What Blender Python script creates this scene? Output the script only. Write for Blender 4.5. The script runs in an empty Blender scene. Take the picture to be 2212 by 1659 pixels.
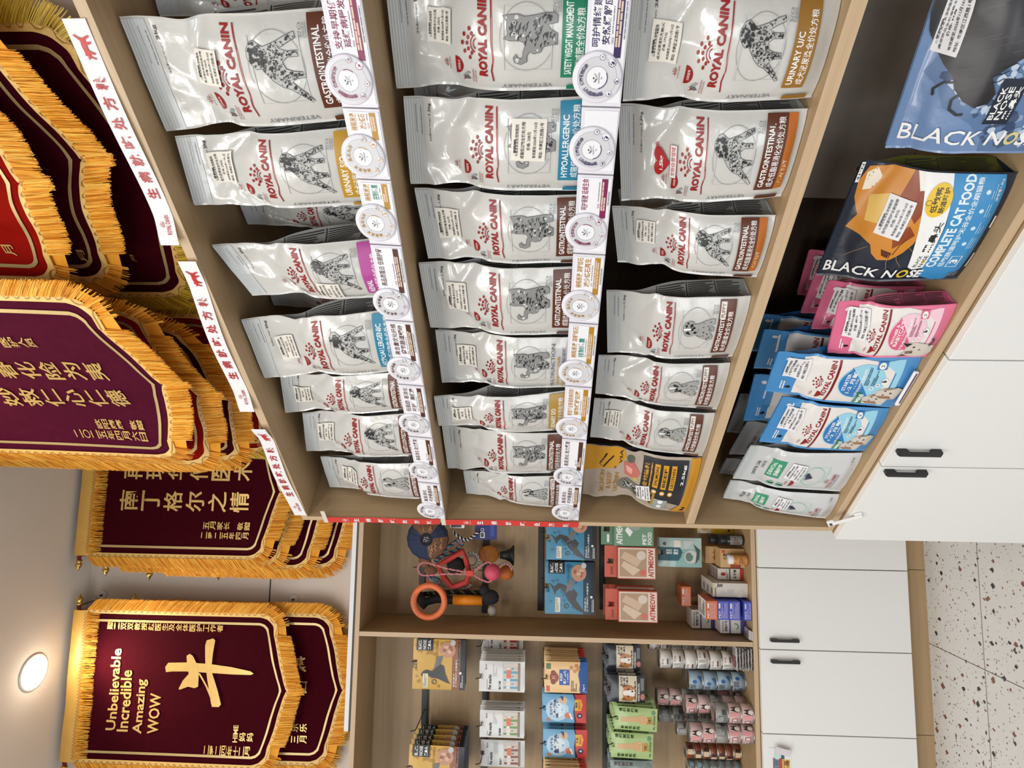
import bpy, bmesh, math, random
from mathutils import Vector, Matrix, noise
random.seed(7)
SC = bpy.context.scene
COL = SC.collection
# ------------------------------------------------------------------ camera
PW, PH = 2212.0, 1659.0                       # the photograph (a portrait picture lying on its side)
FOC = 1330.0; PITCH = math.radians(2.1576); ROLL = math.radians(.7117)
CAM = Vector((0, 0, 1.4))
def _axes():
    cp, sp, cr, sr = math.cos(PITCH), math.sin(PITCH), math.cos(ROLL), math.sin(ROLL)
    F = Vector((0, cp, sp)); U0 = Vector((0, -sp, cp)); R0 = Vector((1, 0, 0))
    return R0*cr+U0*sr, U0*cr-R0*sr, F
AR, AU, AF = _axes()
cd = bpy.data.cameras.new('camera'); cam = bpy.data.objects.new('camera', cd); COL.objects.link(cam)
cd.sensor_fit = 'HORIZONTAL'; cd.sensor_width = 36; cd.lens = FOC/PW*36; cd.clip_start = .02
m = Matrix.Identity(4)
for i, ax in enumerate((-AU, AR, -AF)):       # phone held upright, picture stored on its side
    for k in range(3): m[k][i] = ax[k]
m.translation = CAM; cam.matrix_world = m
SC.camera = cam
# ------------------------------------------------------------------ colour management, world, lights
SC.view_settings.view_transform = 'Standard'; SC.view_settings.look = 'None'
SC.view_settings.exposure = 0.0; SC.view_settings.gamma = 1
w = bpy.data.worlds.new('world'); SC.world = w; w.use_nodes = True
w.node_tree.nodes['Background'].inputs[0].default_value = (.95, .97, 1, 1)
w.node_tree.nodes['Background'].inputs[1].default_value = .13
def area(name, loc, target, sx, sy, power, col=(1, 1, 1)):
    l = bpy.data.lights.new(name, 'AREA'); l.shape = 'RECTANGLE'; l.size = sx; l.size_y = sy
    l.energy = power; l.color = col
    o = bpy.data.objects.new(name, l); COL.objects.link(o); o.location = loc
    o.rotation_euler = (Vector(target)-Vector(loc)).to_track_quat('-Z', 'Y').to_euler()
    return o
area('ceiling_panel_light', (-.35, .35, 3.2), (-.35, .35, 0), 1.2, .3, 11, (1, .98, .95))
area('ceiling_panel_light', (-1.7, .2, 3.2), (-1.7, .2, 0), 1.2, .3, 24, (1, .98, .95))
area('ceiling_panel_light', (-.9, -1.5, 3.2), (-.9, -1.5, 0), 1.2, .6, 46, (1, .99, .97))
area('ceiling_panel_light', (-3.2, -.8, 3.2), (-3.2, -.8, 0), 1.2, .6, 40, (1, .99, .97))
area('low_fill_light', (-2.6, -3.2, 1.5), (0, 1.5, 1.2), 2.6, 2.0, 74, (.93, .97, 1))  # added fill from low behind the camera, brightens the shelf fronts
# ------------------------------------------------------------------ frames of the two shelf runs
A_ = math.radians(43.8466); B_ = math.radians(6.5037)
RD, RY = Vector((math.cos(A_), -math.sin(A_), 0)), Vector((math.sin(A_), math.cos(A_), 0))
BD, BY = Vector((math.cos(B_), math.sin(B_), 0)), Vector((-math.sin(B_), math.cos(B_), 0))
PR0, PB0 = Vector((-.3973, 1.7140, 0)), Vector((-.8308, 2.2031, 0))
def frame(p, x, y):
    q = Matrix.Identity(4)
    for k in range(3): q[k][0] = x[k]; q[k][1] = y[k]
    q.translation = p; return q
FR, FB = frame(PR0, RD, RY), frame(PB0, BD, BY)
def ray(x, y): return AR*((PH-y)-PH/2) + AU*(PW/2-x) + AF*FOC
class Run:                                     # a shelf run: s along it, d into it, z up
    def __init__(s, M, p, x, y): s.M, s.p, s.x, s.y = M, p, x, y
    def at(s, x, y, d=0.0):                    # the point a sight line meets at depth d -> (s, z)
        r = ray(x, y); t = ((s.p+s.y*d-CAM).dot(s.y))/r.dot(s.y); q = CAM+r*t
        return (q-s.p).dot(s.x), q.z
    def onz(s, x, y, z):                       # ... at height z -> (s, d)
        r = ray(x, y); q = CAM+r*((z-CAM.z)/r.z)
        return (q-s.p).dot(s.x), (q-s.p).dot(s.y)
RR, BB = Run(FR, PR0, RD, RY), Run(FB, PB0, BD, BY)
# ------------------------------------------------------------------ materials (all procedural)
MATS = {}
def mat(name, col, rough=.5, metal=0., var=.05, vs=30., bump=0., bs=80., coat=0., spec=.5, sheen=0., emit=0.):
    if name in MATS: return MATS[name]
    m = bpy.data.materials.new(name); m.use_nodes = True; nt = m.node_tree; N = nt.nodes; L = nt.links
    b = N['Principled BSDF']; b.inputs['Roughness'].default_value = rough; b.inputs['Metallic'].default_value = metal
    b.inputs['Coat Weight'].default_value = coat; b.inputs['Coat Roughness'].default_value = .08
    b.inputs['Specular IOR Level'].default_value = spec
    b.inputs['Sheen Weight'].default_value = sheen
    tc = N.new('ShaderNodeTexCoord'); nz = N.new('ShaderNodeTexNoise'); nz.inputs['Scale'].default_value = vs
    L.new(tc.outputs['Object'], nz.inputs['Vector'])
    mx = N.new('ShaderNodeMix'); mx.data_type = 'RGBA'
    mx.inputs[6].default_value = (*[c*(1-var) for c in col], 1); mx.inputs[7].default_value = (*[min(1, c*(1+var)) for c in col], 1)
    L.new(nz.outputs['Fac'], mx.inputs[0]); L.new(mx.outputs[2], b.inputs['Base Color'])
    if bump:
        n2 = N.new('ShaderNodeTexNoise'); n2.inputs['Scale'].default_value = bs; n2.inputs['Detail'].default_value = 3
        L.new(tc.outputs['Object'], n2.inputs['Vector'])
        bp = N.new('ShaderNodeBump'); bp.inputs['Strength'].default_value = bump; bp.inputs['Distance'].default_value = .002
        L.new(n2.outputs['Fac'], bp.inputs['Height']); L.new(bp.outputs[0], b.inputs['Normal'])
    if emit: b.inputs['Emission Color'].default_value = (*col, 1); b.inputs['Emission Strength'].default_value = emit
    MATS[name] = m; return m
def hexc(r, g, b):                             # sRGB 0-255 -> linear
    f = lambda c: (c/255/12.92 if c/255 <= .04045 else ((c/255+.055)/1.055)**2.4)
    return (f(r), f(g), f(b))
def ink(r, g, b, rough=.35): return mat('ink_%d_%d_%d' % (r, g, b), hexc(r, g, b), rough, var=.02)
def wood_mat(name, c1, c2, rough=.5, axis=0):
    m = bpy.data.materials.new(name); m.use_nodes = True; nt = m.node_tree; N = nt.nodes; L = nt.links
    b = N['Principled BSDF']; b.inputs['Roughness'].default_value = rough
    tc = N.new('ShaderNodeTexCoord'); mp = N.new('ShaderNodeMapping')
    sc = [90, 90, 90]; sc[axis] = 2.2; mp.inputs['Scale'].default_value = sc
    L.new(tc.outputs['Object'], mp.inputs['Vector'])
    nz = N.new('ShaderNodeTexNoise'); nz.inputs['Scale'].default_value = 1; nz.inputs['Detail'].default_value = 4; nz.inputs['Roughness'].default_value = .6
    L.new(mp.outputs[0], nz.inputs['Vector'])
    r = N.new('ShaderNodeValToRGB'); r.color_ramp.elements[0].position = .3; r.color_ramp.elements[1].position = .7
    r.color_ramp.elements[0].color = (*c1, 1); r.color_ramp.elements[1].color = (*c2, 1)
    L.new(nz.outputs['Fac'], r.inputs[0]); L.new(r.outputs[0], b.inputs['Base Color'])
    return m
W1, W2 = (.38, .255, .132), (.435, .298, .162)
WOODH, WOODV = wood_mat('oak_grain_along', W1, W2, .5, 0), wood_mat('oak_grain_upright', W1, W2, .5, 2)
E1, E2 = (.50, .355, .215), (.60, .44, .28)
EDGE = wood_mat('oak_edge_band', E1, E2, .45, 0); EDGEV = wood_mat('oak_edge_band_upright', E1, E2, .45, 2)
WHITE = mat('white_laminate', (.80, .80, .785), .35, var=.01)
BLACK = mat('black_metal', (.012, .012, .013), .4, var=.1)
PAPER = mat('white_paper', (.80, .79, .80), .6, var=.02)
CREAM = mat('cream_label_paper', (.78, .74, .66), .55, var=.03)
FOIL = mat('white_foil_film', (.60, .595, .565), .22, var=.04, vs=20, bump=.5, bs=48, spec=.7, coat=.45)
SEAL = mat('grey_white_seal_film', (.54, .565, .57), .28, var=.03, bump=.15, bs=90)
GUS = mat('grey_gusset_film', (.36, .36, .345), .35, var=.08, vs=25, bump=.2, bs=50)
RED, DRED = ink(146, 22, 22), ink(126, 20, 20)
GREY, DGREY, INK = ink(120, 122, 126), ink(70, 72, 76), ink(28, 28, 30)
SILV = ink(172, 174, 178); WHT = ink(238, 238, 236); LG = ink(200, 202, 202)
BROWN, TAN, TEAL, GREEN = ink(92, 46, 28), ink(160, 138, 80), ink(42, 128, 160), ink(34, 128, 96)
GOLD, PINK, DTEAL, ORNG = ink(190, 145, 40), ink(178, 72, 150), ink(24, 96, 124), ink(186, 104, 32)
# ------------------------------------------------------------------ helpers
def tag(o, label, cat, group=None):
    o['label'] = label; o['category'] = cat
    if group: o['group'] = group
    return o
def structure(o): o['kind'] = 'structure'; return o
class MB:                                      # collects faces of ONE mesh
    def __init__(s): s.v = []; s.f = []; s.fm = []; s.mats = []; s.sm = []
    def mi(s, m):
        if m not in s.mats: s.mats.append(m)
        return s.mats.index(m)
    def add(s, vs, fs, m, smooth=False):
        o = len(s.v); k = s.mi(m); s.v += [tuple(p) for p in vs]
        for f in fs: s.f.append([i+o for i in f]); s.fm.append(k); s.sm.append(smooth)
    def box(s, x0, x1, y0, y1, z0, z1, m, faces=None, bev=0):
        if bev:
            bm = bmesh.new(); bmesh.ops.create_cube(bm, size=1)
            for v in bm.verts: v.co = Vector(((x0+x1)/2+v.co.x*(x1-x0), (y0+y1)/2+v.co.y*(y1-y0), (z0+z1)/2+v.co.z*(z1-z0)))
            bmesh.ops.bevel(bm, geom=bm.edges[:], offset=bev, segments=2, affect='EDGES', profile=.5)
            bm.verts.index_update(); s.add([v.co for v in bm.verts], [[v.index for v in f.verts] for f in bm.faces], m); bm.free(); return
        v = [(x0, y0, z0), (x1, y0, z0), (x1, y1, z0), (x0, y1, z0), (x0, y0, z1), (x1, y0, z1), (x1, y1, z1), (x0, y1, z1)]
        fs = [(0, 3, 2, 1), (4, 5, 6, 7), (0, 1, 5, 4), (2, 3, 7, 6), (1, 2, 6, 5), (0, 4, 7, 3)]   # -z +z -y +y +x -x
        for i, f in enumerate(fs):
            s.add(v, [f], (faces or {}).get(i, m))
    def lathe(s, prof, m, n=32, c=(0, 0, 0), axis='z', smooth=True):
        vs = []
        for r, z in prof:
            for k in range(n):
                a = 2*math.pi*k/n; p = (r*math.cos(a), r*math.sin(a), z)
                if axis == 'y': p = (p[0], p[2], p[1])
                if axis == 'x': p = (p[2], p[0], p[1])
                vs.append((p[0]+c[0], p[1]+c[1], p[2]+c[2]))
        fs = []
        for j in range(len(prof)-1):
            for k in range(n):
                a, b = j*n+k, j*n+(k+1) % n; fs.append((a, b, b+n, a+n))
        fs.append(list(range(n))[::-1]); fs.append([(len(prof)-1)*n+k for k in range(n)])
        s.add(vs, fs, m, smooth)
    def tube(s, pts, r, m, n=8, closed=False, r2=None):
        P = [Vector(p) for p in pts]; vs = []; fs = []; K = len(P); up = None
        for i, p in enumerate(P):
            t = (P[(i+1) % K]-P[i-1]) if closed else (P[min(i+1, K-1)]-P[max(i-1, 0)])
            t.normalize()
            if up is None: up = t.orthogonal()
            up = (up-t*up.dot(t)); up.normalize(); sd = t.cross(up)
            rr = r if r2 is None else r+(r2-r)*i/(K-1)
            for k in range(n):
                a = 2*math.pi*k/n; vs.append(p+up*(rr*math.cos(a))+sd*(rr*math.sin(a)))
        for i in range(K if closed else K-1):
            j = (i+1) % K
            for k in range(n): fs.append((i*n+k, i*n+(k+1) % n, j*n+(k+1) % n, j*n+k))
        if not closed: fs.append(list(range(n))[::-1]); fs.append([(K-1)*n+k for k in range(n)])
        s.add(vs, fs, m, True)
    def ball(s, c, r, m, n=16, sc=(1, 1, 1), amp=0, fr=30):
        vs = []; fs = []
        for j in range(n+1):
            for k in range(2*n):
                th = math.pi*j/n; ph = math.pi*k/n
                d = Vector((math.sin(th)*math.cos(ph), math.sin(th)*math.sin(ph), math.cos(th)))
                q = 1+amp*noise.noise(d*fr)
                vs.append((c[0]+d.x*r*sc[0]*q, c[1]+d.y*r*sc[1]*q, c[2]+d.z*r*sc[2]*q))
        for j in range(n):
            for k in range(2*n): fs.append((j*2*n+k, (j+1)*2*n+k, (j+1)*2*n+(k+1) % (2*n), j*2*n+(k+1) % (2*n)))
        s.add(vs, fs, m, True)
    def grid(s, P, m, smooth=True):            # P[j][i] of points
        nj, ni = len(P), len(P[0])
        s.add([p for r in P for p in r], [(j*ni+i, j*ni+i+1, (j+1)*ni+i+1, (j+1)*ni+i) for j in range(nj-1) for i in range(ni-1)], m, smooth)
    def build(s, name, parent=None, M=None):
        me = bpy.data.meshes.new(name); me.from_pydata(s.v, [], s.f)
        for m in s.mats: me.materials.append(m)
        me.polygons.foreach_set('material_index', s.fm); me.polygons.foreach_set('use_smooth', s.sm); me.update()
        o = bpy.data.objects.new(name, me); COL.objects.link(o)
        if parent: o.parent = parent
        if M is not None: o.matrix_world = M
        return o
def empty(name, M):
    o = bpy.data.objects.new(name, None); COL.objects.link(o); o.empty_display_size = .05; o.matrix_world = M; return o
def T(x, y, z): return Matrix.Translation((x, y, z))
def RZ(a): return Matrix.Rotation(a, 4, 'Z')
def dup(root):                                 # a thing with copies of its parts
    r = root.copy(); COL.objects.link(r)
    for ch in root.children:
        c = ch.copy(); COL.objects.link(c); c.parent = r
        for g in ch.children:
            e = g.copy(); COL.objects.link(e); e.parent = c
    return r
# ------------------------------------------------------------------ print: flat shapes laid on a surface
_tx = {}
def glyphs(t, bold=0., shear=0.):
    k = (t, bold, shear)
    if k not in _tx:
        c = bpy.data.curves.new('lettering', 'FONT'); c.body = t; c.resolution_u = 2; c.offset = bold; c.shear = shear
        o = bpy.data.objects.new('lettering', c); COL.objects.link(o); bpy.context.view_layer.update()
        me = o.to_mesh(); v = [(p.co.x, p.co.y) for p in me.vertices]; f = [list(p.vertices) for p in me.polygons]
        o.to_mesh_clear(); bpy.data.objects.remove(o); bpy.data.curves.remove(c)
        if not v: v = [(0, 0), (1, 0), (1, 1)]; f = []
        x0, x1 = min(p[0] for p in v), max(p[0] for p in v); y0, y1 = min(p[1] for p in v), max(p[1] for p in v)
        _tx[k] = ([((a-x0)/max(x1-x0, 1e-6), (b-y0)/max(y1-y0, 1e-6)) for a, b in v], f, (x1-x0)/max(y1-y0, 1e-6))
    return _tx[k]
def inside(p, poly):
    c = False; j = len(poly)-1
    for i in range(len(poly)):
        a, b = poly[i], poly[j]
        if (a[1] > p[1]) != (b[1] > p[1]) and p[0] < (b[0]-a[0])*(p[1]-a[1])/(b[1]-a[1])+a[0]: c = not c
        j = i
    return c
class Sheet:
    def __init__(s): s.i = []
    def raw(s, v, f, m): s.i.append((v, f, m))
    def poly(s, p, m): s.raw(list(p), [list(range(len(p)))], m)
    def rect(s, x0, y0, x1, y1, m): s.poly([(x0, y0), (x1, y0), (x1, y1), (x0, y1)], m)
    def circ(s, x, y, rx, m, ry=None, n=24, a0=0, a1=360):
        ry = ry or rx; q = n if a1-a0 >= 360 else n+1
        s.poly([(x+rx*math.cos(math.radians(a0+(a1-a0)*k/n)), y+ry*math.sin(math.radians(a0+(a1-a0)*k/n))) for k in range(q)], m)
    def ring(s, x, y, r, w, m, asp=1, a0=0, a1=360, n=32):
        v = []; f = []
        for k in range(n+1):
            a = math.radians(a0+(a1-a0)*k/n); c, d = math.cos(a), math.sin(a)*asp
            v += [(x+(r-w)*c, y+(r-w)*d), (x+r*c, y+r*d)]
        for k in range(n): f.append([2*k, 2*k+1, 2*k+3, 2*k+2])
        s.raw(v, f, m)
    def line(s, pts, w, m, asp=1):
        v = []; f = []
        for i, p in enumerate(pts):
            a, b = pts[max(i-1, 0)], pts[min(i+1, len(pts)-1)]
            tx, ty = b[0]-a[0], b[1]-a[1]; l = math.hypot(tx, ty) or 1
            v += [(p[0]-ty/l*w/2, p[1]+tx/l*w/2*asp), (p[0]+ty/l*w/2, p[1]-tx/l*w/2*asp)]
        for k in range(len(pts)-1): f.append([2*k, 2*k+1, 2*k+3, 2*k+2])
        s.raw(v, f, m)
    def tx(s, t, x0, y0, x1, y1, m, bold=0., rot=0, shear=0.):   # lettering fitted into a box
        v, f, _ = glyphs(t, bold, shear)
        if rot == 0: q = [(x0+a*(x1-x0), y0+b*(y1-y0)) for a, b in v]
        elif rot == 90: q = [(x1-b*(x1-x0), y0+a*(y1-y0)) for a, b in v]
        else: q = [(x0+b*(x1-x0), y1-a*(y1-y0)) for a, b in v]
        s.raw(q, f, m)
    def tv(s, t, x0, y0, x1, y1, m, bold=0.):                    # upright characters one below the other
        n = len(t); h = (y1-y0)/n
        for k, ch in enumerate(t):
            if ch != ' ': s.tx(ch, x0, y1-(k+.92)*h, x1, y1-(k+.08)*h, m, bold)
    def arc(s, t, x, y, r, h, a0, a1, m, bold=0.):
        n = len(t)
        for k, ch in enumerate(t):
            if ch == ' ': continue
            a = math.radians(a0+(a1-a0)*(k+.5)/n); v, f, _ = glyphs(ch, bold)
            c, d = math.cos(a-math.pi/2), math.sin(a-math.pi/2)
            q = []
            for p in v:
                px, py = (p[0]-.5)*h, r+(p[1]-.5)*h; q.append((x+px*c-py*d, y+px*d+py*c))
            s.raw(q, f, m)
    def para(s, x0, y0, x1, y1, n, m, rnd=None, fill=.5):        # lines of print too small to read
        rnd = rnd or random; h = (y1-y0)/n
        for k in range(n):
            x = x0
            while x < x1-.02*(x1-x0):
                l = (x1-x0)*rnd.uniform(.08, .3); e = min(x+l, x1)
                s.rect(x, y1-(k+fill)*h, e, y1-k*h, m); x = e+(x1-x0)*.02
                if rnd.random() < .08: break
    def within(s, sub, x0, y0, x1, y1):
        for v, f, m in sub.i: s.raw([(x0+a*(x1-x0), y0+b*(y1-y0)) for a, b in v], f, m)
    def emit(s, mb, fn, step=None, base=.0005, inc=.00006, skip=None):     # fn(u, v, offset) -> point
        inc = min(inc, .0024/max(1, len(s.i)))
        for n, (v, f, m) in enumerate(s.i):
            if not f: continue
            off = base+inc*n
            if step:
                bm = bmesh.new(); bv = [bm.verts.new((a, b, 0)) for a, b in v]
                for q in f:
                    try: bm.faces.new([bv[i] for i in q])
                    except ValueError: pass
                for ax in (0, 1):
                    lo, hi = min(p[ax] for p in v), max(p[ax] for p in v); st = step[ax]
                    k = math.floor(lo/st)+1
                    while k*st < hi:
                        co = [0, 0, 0]; no = [0, 0, 0]; co[ax] = k*st; no[ax] = 1
                        bmesh.ops.bisect_plane(bm, geom=bm.verts[:]+bm.edges[:]+bm.faces[:], plane_co=co, plane_no=no, dist=1e-7)
                        k += 1
                bm.verts.index_update(); v2 = [(p.co.x, p.co.y) for p in bm.verts]
                f2 = [[p.index for p in q.verts] for q in bm.faces if not (skip and skip(q.calc_center_median()))]; bm.free()
            else: v2, f2 = v, f
            mb.add([fn(a, b, off) for a, b in v2], f2, m, bool(step))
# a few drawings used on the packs (unit square, y up)
DOG = [(.60,.93),(.70,1.),(.80,.99),(.90,.92),(.93,.84),(.88,.76),(.84,.70),(.86,.60),(.90,.45),(.97,.25),(1.,.13),(.92,.11),(.86,.28),(.80,.42),(.76,.30),(.76,.12),(.68,.11),(.68,.30),(.62,.40),(.52,.36),(.48,.25),(.46,.08),(.38,.05),(.37,.22),(.32,.30),(.24,.22),(.14,.10),(.02,0),(0,.04),(.12,.20),(.22,.36),(.27,.50),(.36,.62),(.48,.72),(.55,.78),(.54,.86)]
CAT = [(.52,.98),(.60,.90),(.72,.92),(.84,.92),(.94,1.),(.96,.85),(.97,.72),(.93,.60),(.95,.45),(.99,.25),(1.,.05),(.95,0),(.82,0),(.78,.18),(.70,.12),(.62,0),(.40,0),(.40,.10),(.36,.25),(.25,.30),(.22,.42),(.26,.50),(.18,.55),(.06,.55),(0,.66),(.05,.78),(.15,.80),(.22,.75),(.14,.72),(.12,.66),(.18,.62),(.28,.62),(.38,.58),(.46,.62),(.48,.72),(.48,.86)]
PUP = [(.35,.95),(.5,1.),(.7,1.),(.85,.95),(.92,.80),(.88,.68),(.78,.66),(.80,.5),(.92,.3),(.98,.1),(1.,0),(.75,0),(.70,.15),(.62,0),(.42,0),(.40,.12),(.2,0),(.02,.02),(0,.15),(.08,.32),(.2,.5),(.3,.62),(.22,.68),(.2,.82),(.26,.92)]
def blob(rnd, x, y, r, n=7): return [(x+r*rnd.uniform(.55, 1.2)*math.cos(2*math.pi*k/n), y+r*rnd.uniform(.55, 1.2)*math.sin(2*math.pi*k/n)) for k in range(n)]
def animal(kind, seed):
    rnd = random.Random(seed); s = Sheet(); out = {'dog': DOG, 'cat': CAT, 'pup': PUP}[kind]
    s.poly(out, ink(*{'dog': (184, 184, 180), 'cat': (138, 138, 136), 'pup': (158, 158, 154)}[kind])); s.line(out+[out[0]], .010, ink(70, 70, 70))
    def scat(n, r, m, y0=0, y1=1):
        k = 0
        for _ in range(n*12):
            p = (rnd.random(), rnd.uniform(y0, y1))
            if inside(p, out) and k < n:
                b = blob(rnd, p[0], p[1], r*rnd.uniform(.5, 1.3))
                if all(inside(q, out) for q in b): s.poly(b, m); k += 1
    lt, dk = ink(206, 206, 202), ink(34, 35, 38)
    if kind == 'cat': scat(14, .035, lt)
    if kind == 'dog': scat(210, .013, dk, .05, .8); scat(46, .03, dk, .70, 1); scat(30, .02, dk, 0, .3); scat(22, .022, ink(96, 97, 98), .05, .8); scat(14, .028, dk, .35, .8)
    if kind == 'pup': scat(14, .06, dk, .55, 1); scat(26, .025, dk, 0, .6); s.poly([(.5,.98),(.6,.98),(.62,.75),(.54,.74)], WHT)
    if kind == 'cat':
        for k in range(90):
            x, y = rnd.uniform(.3, .95), rnd.uniform(.05, .95); l = rnd.uniform(.06, .16)
            q = [(x, y), (x+l*.6, y+.02), (x+l, y-.03), (x+l*.5, y-.005)]
            if all(inside(p, out) for p in q): s.poly(q, dk)
        for x in (.62, .82): s.circ(x, .78, .035, lt, n=8); s.circ(x, .78, .02, INK, n=8)
        s.poly([(.69,.70),(.75,.70),(.72,.66)], INK); scat(8, .03, dk, 0, .3)
    return s
def crown(m):                                  # fan of dots over two arcs
    s = Sheet()
    for a in (154, 122, 90, 58, 26):
        c, d = math.cos(math.radians(a)), math.sin(math.radians(a))
        s.circ(.5+.34*c, .12+.52*d, .072, m, .085, n=10); s.circ(.5+.50*c, .12+.80*d, .072, m, .085, n=10)
    for r in (.26, .15): s.line([(.5+r*1.1*math.cos(math.radians(a)), .02+r*1.5*math.sin(math.radians(a))) for a in range(20, 161, 14)], .055, m)
    return s
def logo(s, x0, y0, x1, y1, m=None, bold=.018, cr=True):  # crown and name
    m = m or RED; h = y1-y0
    if cr: s.within(crown(m), x0+(x1-x0)*.34, y0+h*.46, x0+(x1-x0)*.66, y1)
    s.tx('ROYAL CANIN', x0, y0, x1, y0+h*.42, m, bold)
def price_lines(s, name, price, date='2026年11月16日'):
    s.para(.2, .86, .8, .93, 1, DGREY, random.Random(3), .9)
    s.tx('心香友友友友宠物医院', .12, .80, .88, .90, INK, .01); s.tx(name, .06, .62, .94, .73, INK, .01)
    s.tx('价格: '+price+'元', .28, .45, .72, .56, INK, .01); s.tx('有效期至:'+date, .08, .28, .92, .38, INK, .01); s.tx('地址: 市南区江西路1号', .08, .09, .92, .20, INK, .01)
# ================================================================== THE SETTING
def floor_mat():
    m = bpy.data.materials.new('terrazzo_tile'); m.use_nodes = True; nt = m.node_tree; N = nt.nodes; L = nt.links
    b = N['Principled BSDF']; b.inputs['Roughness'].default_value = .38
    tc = N.new('ShaderNodeTexCoord')
    base = N.new('ShaderNodeTexNoise'); base.inputs['Scale'].default_value = 9; L.new(tc.outputs['Object'], base.inputs['Vector'])
    c0 = N.new('ShaderNodeMix'); c0.data_type = 'RGBA'; c0.inputs[6].default_value = (.60, .59, .57, 1); c0.inputs[7].default_value = (.67, .66, .64, 1)
    L.new(base.outputs['Fac'], c0.inputs[0]); col = c0.outputs[2]
    for scale, thr, cov, cols in ((42, .40, .50, ((.022, .018, .016), (.19, .075, .045), (.030, .024, .022), (.30, .30, .31))), (105, .40, .50, ((.16, .14, .13), (.30, .29, .28), (.06, .05, .045), (.36, .35, .34)))):
        wp = N.new('ShaderNodeTexNoise'); wp.inputs['Scale'].default_value = scale*1.3; L.new(tc.outputs['Object'], wp.inputs['Vector'])
        ad = N.new('ShaderNodeVectorMath'); ad.operation = 'MULTIPLY_ADD'; ad.inputs[1].default_value = (.016*34/scale,)*3; L.new(wp.outputs['Color'], ad.inputs[0]); L.new(tc.outputs['Object'], ad.inputs[2])
        v = N.new('ShaderNodeTexVoronoi'); v.inputs['Scale'].default_value = scale; v.distance = 'MANHATTAN'; L.new(ad.outputs[0], v.inputs['Vector'])
        sp = N.new('ShaderNodeSeparateColor'); L.new(v.outputs['Color'], sp.inputs[0])
        sz = N.new('ShaderNodeMath'); sz.operation = 'MULTIPLY'; sz.inputs[1].default_value = thr; L.new(sp.outputs[1], sz.inputs[0])
        s2 = N.new('ShaderNodeMath'); s2.operation = 'ADD'; s2.inputs[1].default_value = thr*.35; L.new(sz.outputs[0], s2.inputs[0])
        lt = N.new('ShaderNodeMath'); lt.operation = 'LESS_THAN'; L.new(v.outputs['Distance'], lt.inputs[0]); L.new(s2.outputs[0], lt.inputs[1])
        pk = N.new('ShaderNodeMath'); pk.operation = 'LESS_THAN'; pk.inputs[1].default_value = cov; L.new(sp.outputs[0], pk.inputs[0])
        fm = N.new('ShaderNodeMath'); fm.operation = 'MULTIPLY'; L.new(lt.outputs[0], fm.inputs[0]); L.new(pk.outputs[0], fm.inputs[1])
        r = N.new('ShaderNodeValToRGB'); r.color_ramp.interpolation = 'CONSTANT'
        while len(r.color_ramp.elements) < 4: r.color_ramp.elements.new(.5)
        for i, c in enumerate(cols): r.color_ramp.elements[i].position = i*.27; r.color_ramp.elements[i].color = (*c, 1)
        L.new(sp.outputs[2], r.inputs[0])
        mx = N.new('ShaderNodeMix'); mx.data_type = 'RGBA'; L.new(fm.outputs[0], mx.inputs[0]); L.new(col, mx.inputs[6]); L.new(r.outputs[0], mx.inputs[7]); col = mx.outputs[2]
    sx = N.new('ShaderNodeSeparateXYZ'); L.new(tc.outputs['Object'], sx.inputs[0]); tot = None
    for ax in (0, 1):                          # grout lines every 0.8 m
        d = N.new('ShaderNodeMath'); d.operation = 'DIVIDE'; d.inputs[1].default_value = .8; L.new(sx.outputs[ax], d.inputs[0])
        fr = N.new('ShaderNodeMath'); fr.operation = 'PINGPONG'; fr.inputs[1].default_value = .5; L.new(d.outputs[0], fr.inputs[0])
        lt = N.new('ShaderNodeMath'); lt.operation = 'LESS_THAN'; lt.inputs[1].default_value = .0016; L.new(fr.outputs[0], lt.inputs[0])
        if tot: a = N.new('ShaderNodeMath'); a.operation = 'MAXIMUM'; L.new(tot, a.inputs[0]); L.new(lt.outputs[0], a.inputs[1]); tot = a.outputs[0]
        else: tot = lt.outputs[0]
    mx = N.new('ShaderNodeMix'); mx.data_type = 'RGBA'; mx.inputs[7].default_value = (.05, .048, .046, 1); L.new(tot, mx.inputs[0]); L.new(col, mx.inputs[6]); L.new(mx.outputs[2], b.inputs['Base Color'])
    return m
s0, d0 = BB.onz(2127.6, 1447, 0)
fb = MB(); fb.box(-4-s0, 3-s0, -5-d0, .45-d0, -.05, 0, floor_mat()); structure(fb.build('floor', M=FB @ T(s0, d0, 0)))
PLASTER = mat('warm_white_plaster', (.70, .62, .54), .75, var=.015, vs=3, bump=.02, bs=200)
CEIL = mat('ceiling_paint', (.84, .77, .69), .8, var=.015, vs=2)
ZC = 3.245
fb = MB(); fb.box(-4, 3, -5, .45, ZC, ZC+.05, CEIL); structure(fb.build('ceiling', M=FB))
fb = MB(); fb.box(-4, .78, .30, .36, 0, ZC, PLASTER); structure(fb.build('wall_back', M=FB))
fb = MB(); fb.box(.03, 3, .43, .49, 0, ZC, PLASTER); structure(fb.build('wall_right', M=FR))
fb = MB(); fb.box(.735, .79, -.26, .31, 0, ZC, PLASTER); structure(fb.build('wall_corner', M=FB))
_, zs = BB.at(583, 1280, .3)
fb = MB(); fb.box(-4, .734, .2985, .3, zs-.0022, zs+.0022, mat('dark_joint', (.03, .026, .022), .8)); structure(fb.build('trim_1', M=FB))
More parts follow.
